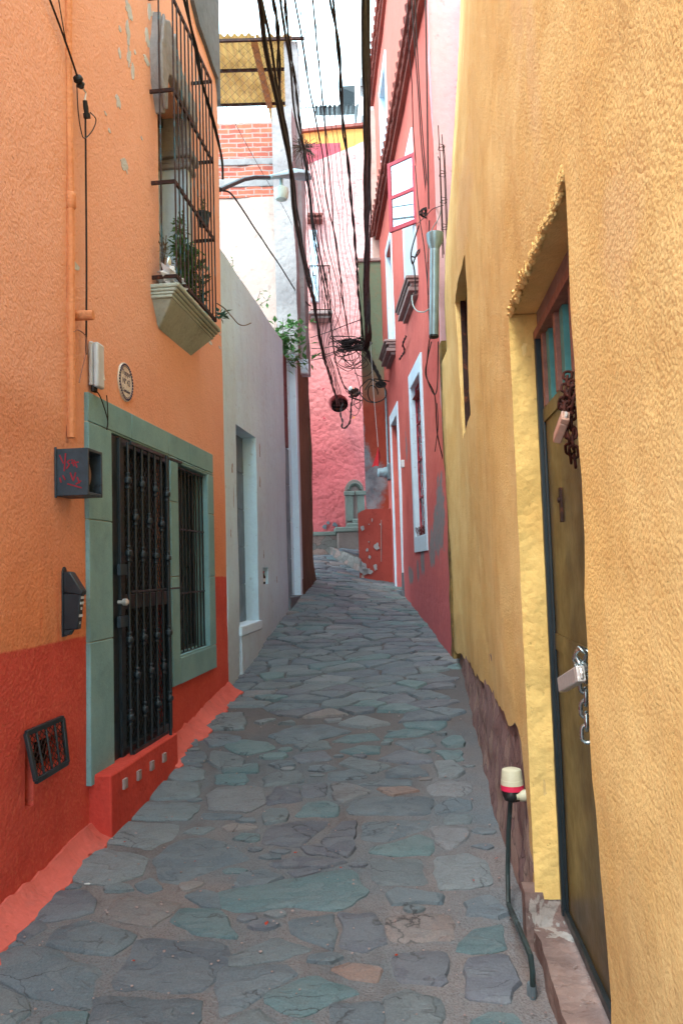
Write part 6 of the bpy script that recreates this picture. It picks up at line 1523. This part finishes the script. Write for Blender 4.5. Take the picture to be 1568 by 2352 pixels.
cable([s6(740, 560), s6(752, 760), s6(735, 900), s6(722, 1000)], 9, 9.1, .006, 'hanging_wire', 'loose wire end beside the ground floor window', GW, 'thin_wire')
cable([s5(*p) for p in ((905, 440), (870, 640), (780, 800), (735, 980), (722, 1200))], 8.6, 9.3, .007, 'grey_wire', 'pale grey green wire curving beside the downpipe top', None, 'grey_wire')
cable([s5(*p) for p in ((530, 1620), (545, 1740), (600, 1810), (680, 1820), (740, 1780))], 10, 9, .009, 'garden_hose', 'pale green hose looped over the upper stone sill', None, 'grey_wire', cat='hose')
tangle(at(*s5(715, 610), 9.5), .07, 14, .008, 'wire_joint', 'knot of taped black wires on the red wall beside the open casement', 'cable')
cable([s5(*p) for p in ((600, 730), (700, 640), (780, 555), (915, 505))], 9.7, 8.6, .006, 'wall_wire', 'short wire stretched across the red wall to the rebar cage', GW, 'thin_wire')
cable([s5(*p) for p in ((620, 740), (560, 930), (520, 1100), (540, 1230), (590, 1090), (640, 1040))], 10.2, 10.2, .012, 'hanging_wire', 'black wire tangled on the bars of the upper red window', GW, 'cable')
cable([s5(*p) for p in ((640, 1050), (580, 1140), (520, 1150), (560, 1300), (575, 1600))], 10.2, 10.2, .012, 'hanging_wire', 'second black wire falling past the upper red window', GW, 'cable')
cable([c5(*p) for p in ((1215, 380), (1195, 430), (1205, 470), (1175, 520))], 11.5, 12.5, .011, 'hanging_wire', 'short twisted wire between the two stone sills', GW, 'thin_wire', twist=.25, strands=2)
# wires and insulator on the orange house
def OP(q, w): u, z = OW.px(q, w); return OW.P(u, z, w)
def owire(pts, w, r, label, name='wall_wire', mat='cable', grp='wires on the orange wall'):
    P = [OP(p, w) for p in pts]; Q = []
    n = len(P)
    for i in range(n-1):
        p0, p1, p2, p3 = P[max(0, i-1)], P[i], P[i+1], P[min(n-1, i+2)]
        for k in range(5):
            t = k/5; Q.append(.5*((2*p1)+(p2-p0)*t+(2*p0-5*p1+4*p2-p3)*t*t+(3*p1-p0-3*p2+p3)*t**3))
    Q.append(P[-1]); m = MB(); m.tube(Q, r, 6); return solo(name, m, MAT[mat], label, 'cable', grp)
owire([c1(300, -60), c1(320, 0), c1(410, 240), c1(492, 480)], .06, .0065, 'black wire slanting down the orange wall to the insulator')
owire([c1(365, -60), c1(375, 0), c1(405, 180), c1(420, 260)], .06, .0035, 'thin wire joining the slanting wire at the top left')
owire([c1(490, 530), c1(498, 700), c1(515, 820), c1(538, 880), c1(590, 830), c1(612, 760), c1(575, 715)], .05, .0035, 'open wire loop under the insulator on the orange wall')
owire([c1(545, 740), c1(548, 1100), c1(552, 1700), c1(550, 2150), c1(549, 2260)], .04, .006, 'long black wire running straight down to the white junction box')
owire([c1(470, 2115), c1(500, 2105), c1(545, 2140), c1(550, 2200), c2(548, 160), c2(520, 280), c2(505, 350)], .05, .0035, 'thin tan wire curling left of the white junction box', mat='wood_pinkish')
owire([c2(605, 395), c2(640, 440), c2(680, 560), c2(688, 610), c2(682, 650)], .05, .004, 'dark wire hanging from the junction box across the green stone')
owire([c2(680, 430), c2(686, 500), c2(688, 600), c2(680, 648)], .045, .0035, 'second short wire over the green stone lintel')
owire([c1(1160, -60), c1(1190, 60), c1(1235, 250), c1(1270, 450), c1(1320, 640), c1(1380, 860), c1(1415, 1010), c1(1421, 1140)], .28, .011, 'black cable strung along the front of the window cage', 'cage_cable', grp='cables along the window cage')
owire([c1(1185, -60), c1(1215, 150), c1(1262, 330), c1(1290, 520), c1(1345, 700), c1(1395, 900), c1(1421, 1080)], .3, .009, 'second black cable strung along the window cage', 'cage_cable', grp='cables along the window cage')
ins = thing('wire_insulator', 'black porcelain insulator and connector on the wire of the orange wall', 'insulator', OP(c1(500, 510), .05))
m = MB(); d = (OP(c1(515, 545), .05)-OP(c1(488, 480), .05)); m.lathe(OP(c1(488, 478), .05), d, [(0, .012), (.01, .026), (.03, .03), (.045, .018), (.06, .028), (.08, .014)], 12); build('insulator', m, MAT['black_rubber'], ins)
m = MB(); a, b = OP(c1(542, 640), .05), OP(c1(555, 745), .05); m.tube([a, a.lerp(b, .5), b], [.014, .017, .013], 10)
for k in range(3): m.lathe(a.lerp(b, .78+.1*k), b-a, [(0, .022), (.008, .022)], 10)
build('connector', m, MAT['black_rubber'], ins)
m = MB(); m.tube([OP(c1(520, 545), .05), OP(c1(548, 590), .05), OP(c1(540, 640), .05)], .006, 6); build('tie', m, MAT['letter_white'], ins)
# ================================================================ plants
def plant(name, label, base, stems, leaf, mat='leaf', cat='plant', smat='stem', group=None, lsz=(.03, .055), dens=26, parent=None):
    pl = thing(name, label, cat, base, group); ms, ml_ = MB(), MB()
    for pts in stems:
        pts = [Vector(p) for p in pts]; ms.tube(pts, .0035, 5)
        for a, b in zip(pts, pts[1:]):
            n = max(1, int((b-a).length*dens))
            for k in range(n):
                p = a.lerp(b, random.random()); d = Vector((random.gauss(0, 1), random.gauss(0, 1), random.gauss(.2, .8))).normalized()
                q = p+d*random.uniform(.0, leaf); ms.tube([p, q], .0015, 3)
                s = random.uniform(*lsz); ml_.leaf(q, (d+Vector((random.gauss(0, .4), random.gauss(0, .4), random.gauss(0, .4)))).normalized(), Vector((0, 0, 1)), s, s*.3)
    build('stem', ms, MAT[smat], pl); build('foliage', ml_, MAT[mat], pl, smooth=0); return pl
cu = (a0+a1)/2; fl = rows[3]
def CP(u, z, w): return OW.P(u, z, w)
def arch(b, d, n=4, lean=.1):
    return [b+d*(k/n)+Vector((0, 0, lean*(k/n)**2)) for k in range(n+1)]
rn = random.uniform
def stems(u, n, h, sp=.12, w=.1):
    return [[CP(u+rn(-.03, .03), fl+.12, w)+Vector((0, 0, 0))]+[CP(u+rn(-sp, sp)*k, fl+.12+h*k*rn(.8, 1.1), w+rn(-.04, .06)*k) for k in (.35, .7, 1)] for _ in range(n)]
def pot(name, label, c, r, h, mat, soil=True, cat='flower pot'):
    p = thing(name, label, cat, c); m = MB(); m.lathe(c, (0, 0, 1), [(0, r*.75), (h*.8, r), (h*.82, r*1.1), (h, r*1.12), (h, r*.95), (h*.85, r*.92)], 20); build('pot', m, mat, p)
    if soil: m = MB(); m.lathe(c+Vector((0, 0, h*.8)), (0, 0, 1), [(0, r*.9), (.01, r*.85)], 16); build('soil', m, MAT['soil'], p)
    return p
L_ = a1-a0
us = [a0+.12, a0+.36, a0+.58, a0+.8, a1-.12]
pot('flower_pot', 'dark flower pot at the near end of the caged window sill', CP(us[1], sz0+.005, .1), .06, .11, MAT['pot_dark'])
pot('flower_pot', 'dark flower pot in the middle of the caged window sill', CP(us[2], sz0+.005, .09), .065, .12, MAT['pot_dark'])
pot('flower_pot', 'light teal flower pot at the far end of the caged window sill', CP(us[4], sz0+.005, .1), .055, .12, MAT['pot_teal'])
pot('flower_pot', 'small red flower pot beside the light teal pot on the sill', CP(us[3]+.06, sz0+.005, .12), .045, .09, MAT['red_flag'])
fl = sz0
plant('potted_plant', 'tall thin leafy plant in the nearer dark pot behind the cage bars', CP(us[1], fl+.1, .1), stems(us[1], 10, .45, .14), .04, lsz=(.04, .065), dens=40)
plant('potted_plant', 'bushy green plant with small orange blooms in the middle dark pot', CP(us[2], fl+.1, .1), stems(us[2], 16, .42, .18), .05, lsz=(.045, .075), dens=44)
plant('potted_plant', 'tallest climbing plant behind the middle cage bars', CP(us[2]-.1, fl+.1, .05), stems(us[2]-.08, 8, .66, .14, .06), .04, lsz=(.04, .06), dens=36)
plant('potted_plant', 'long-leaved succulent at the far end of the caged sill', CP(us[4], fl+.1, .1), stems(us[4], 10, .4, .12), .02, 'leaf_dull', lsz=(.06, .11), dens=14)
plant('potted_plant', 'small dry purple-green plant at the near corner of the caged sill', CP(us[0], fl+.1, .1), stems(us[0]-.06, 6, .28, .06, .06), .03, 'leaf_dull', lsz=(.015, .03), dens=34, smat='twig')
b = OP(c1(1378, 2010), .2)
tip = [OP(c1(x, y), w) for x, y, w in ((1378, 2010, .2), (1400, 2000, .23), (1430, 2005, .26))]
plant('trailing_succulent', 'blue-green fingered succulent trailing out past the last cage bar', b, [tip, [tip[0], OP(c1(1410, 2030), .24)]], .03, 'leaf_blue', lsz=(.05, .09), dens=130)
owire([c1(1385, 1935), c1(1430, 1965), c1(1480, 2020), c1(1520, 2065), c1(1560, 2075), c1(1600, 2060)], .3, .005, 'long bare trailing stem hanging out over the white wall', 'bare_stem', 'twig', None)['category'] = 'plant stem'
hp = CP(a1-.12, 0, .1); z = OW.px(c1(1330, 1490), .12)[1]; r_ = .06
pot('hanging_pot', 'dark blue-green flower pot hooked high on the far end of the window cage', CP(a1-.1, z, .12), .062, .12, MAT['pot_dark'])
plant('potted_plant', 'small upright plant in the pot hooked high on the window cage', CP(a1-.1, z+.1, .12), [[CP(a1-.1, z+.09, .12), CP(a1-.1+rn(-.05, .05), z+.2, .12+rn(-.03, .03)), CP(a1-.1+rn(-.08, .08), z+.26, .12+rn(-.05, .05))] for _ in range(5)], .02, lsz=(.02, .035), dens=50)
m = MB(); c = CP(us[0]+.0, sz0+.085, .1); m.blob(c, .085, .13, .085, 10, 1.2); m.blob(c+Vector((.03, .1, -.03)), .06, .09, .05, 9, 1.2); solo('plastic_bag', m, MAT['plastic_bag'], 'crumpled white plastic bag on the near end of the caged window sill', 'bag', smooth=0)
m = MB(); m.lathe(CP(us[0]+.02, sz0+.15, .06), (.2, .1, 1), [(0, .03), (.05, .035), (.1, .03), (.13, .012)], 12); solo('plastic_bottle', m, MAT['pane'], 'clear plastic bottle standing in the white bag on the sill', 'bottle')
# shrub over the white wall
sh = []
root = OW.P(w2e-.2, wz-.25, -.35)
for q in ((640, 742), (655, 735), (675, 738), (695, 745), (660, 765), (680, 775), (645, 725), (700, 790), (690, 815), (670, 800), (712, 835)):
    Yq = 12.4 if q[0] < 700 else 12.9; e = at(q[0]+rn(-5, 5), q[1]+rn(-5, 5), Yq); sh.append([root, root.lerp(e, .5)+Vector((rn(-.1, .1), 0, rn(.0, .2))), e])
plant('shrub', 'leafy green shrub growing over the end of the white wall', root, sh, .16, lsz=(.09, .16), dens=40, smat='twig', cat='shrub')
r2 = OW.P(w1e-1.5, wz-.1, -.3)
plant('shrub', 'small sparse sprig poking above the middle of the white wall', r2, [[r2, at(590, 690, 11), at(598, 668, 11)], [r2, at(612, 690, 11.1), at(620, 682, 11.2)]], .06, lsz=(.06, .1), dens=16, smat='twig', cat='shrub')
r3 = OW.P(U(OW, (552, 640))[0], wz-.02, -.1)
plant('shrub', 'tiny weed growing on top of the white wall near the orange house', r3, [[r3, r3+Vector((0, .0, .12)), r3+Vector((.02, 0, .22))]], .03, lsz=(.03, .05), dens=40, cat='weed')
# ground litter
for i, (q, s, cv) in enumerate(((( 550, 1360), .02, c3), ((748, 1290), .009, c3), ((1165, 1405), .01, c3), ((245, 1720), .017, s1), ((390, 1337), .013, s1), ((632, 1412), .012, s1), ((935, 1870), .012, s1), ((1440, 1370), .016, s1), ((1327, 1478), .010, s1), ((790, 2000), .01, c3))):
    p = gpx(cv(*q)); m = MB(); up = Vector((rn(-.4, .4), rn(-.4, .4), 1)).normalized(); d = Vector((rn(-1, 1), rn(-1, 1), .15)); d.normalize(); m.leaf(p+Vector((0, 0, .02)), d, up, s*2, s*.6)
    solo('dry_leaf', m, MAT['litter'], 'tiny dry red leaf lying on the paving stones', 'leaf', 'dry leaves scattered on the lane', smooth=0)
for q in ((522, 1545), (350, 1382)):
    p = gpx(c3(*q)); m = MB(); m.blob(p+Vector((0, 0, .02)), .014, .007, .004, 5, .8); solo('paper_scrap', m, MAT['letter_white'], 'tiny white paper scrap on the paving near the orange house', 'litter', 'paper scraps on the lane')
# gum spots and pebbles read as one sprinkling
m = MB()
for i in range(420):
    y = 2.9+random.random()**1.5*9; xl_ = -2.0+.111*y; xr_ = .45+.083*y; x = rn(xl_, xr_); s = rn(.003, .008); m.blob((x, y, gz(x, y)+.016), s, s, s*.6, 4, .6)
o = build('grit', m, MAT['sill_brown'], None); tag(o, 'fine grit and pebbles scattered over the paving', 'grit', kind='stuff')
# ================================================================ light
W = bpy.data.worlds.new('World'); sc.world = W; W.use_nodes = True; nt = W.node_tree
bg = nt.nodes['Background']; sky = nt.nodes.new('ShaderNodeTexSky'); sky.sky_type = 'NISHITA'; sky.sun_disc = False
EL, AZ = math.radians(52), math.radians(-152)     # sun behind the viewer, a little left
sky.sun_elevation = EL; sky.sun_rotation = AZ; sky.air_density = 1.0; sky.dust_density = 4.0; sky.ozone_density = 1.0
mx = nt.nodes.new('ShaderNodeMix'); mx.data_type = 'RGBA'; mx.inputs[0].default_value = CLOUD = .78
mx.inputs[7].default_value = (7.3, 10.6, 12.0, 1)           # thin white cloud over the blue
nt.links.new(sky.outputs[0], mx.inputs[6]); nt.links.new(mx.outputs[2], bg.inputs[0]); bg.inputs[1].default_value = .10
sd = bpy.data.lights.new('sun', 'SUN'); sd.energy = .6; sd.angle = math.radians(14); sd.color = (1, .96, .86)
so = bpy.data.objects.new('sun', sd); COL.objects.link(so)
sv = Vector((math.sin(AZ)*math.cos(EL), math.cos(AZ)*math.cos(EL), math.sin(EL)))
so.rotation_euler = sv.to_track_quat('Z', 'Y').to_euler()
sc.view_settings.view_transform = 'Standard'; sc.view_settings.look = 'None'; sc.view_settings.gamma = 1; sc.view_settings.exposure = 2.42
sc.render.engine = 'CYCLES'; sc.cycles.max_bounces = 6; sc.cycles.diffuse_bounces = 4
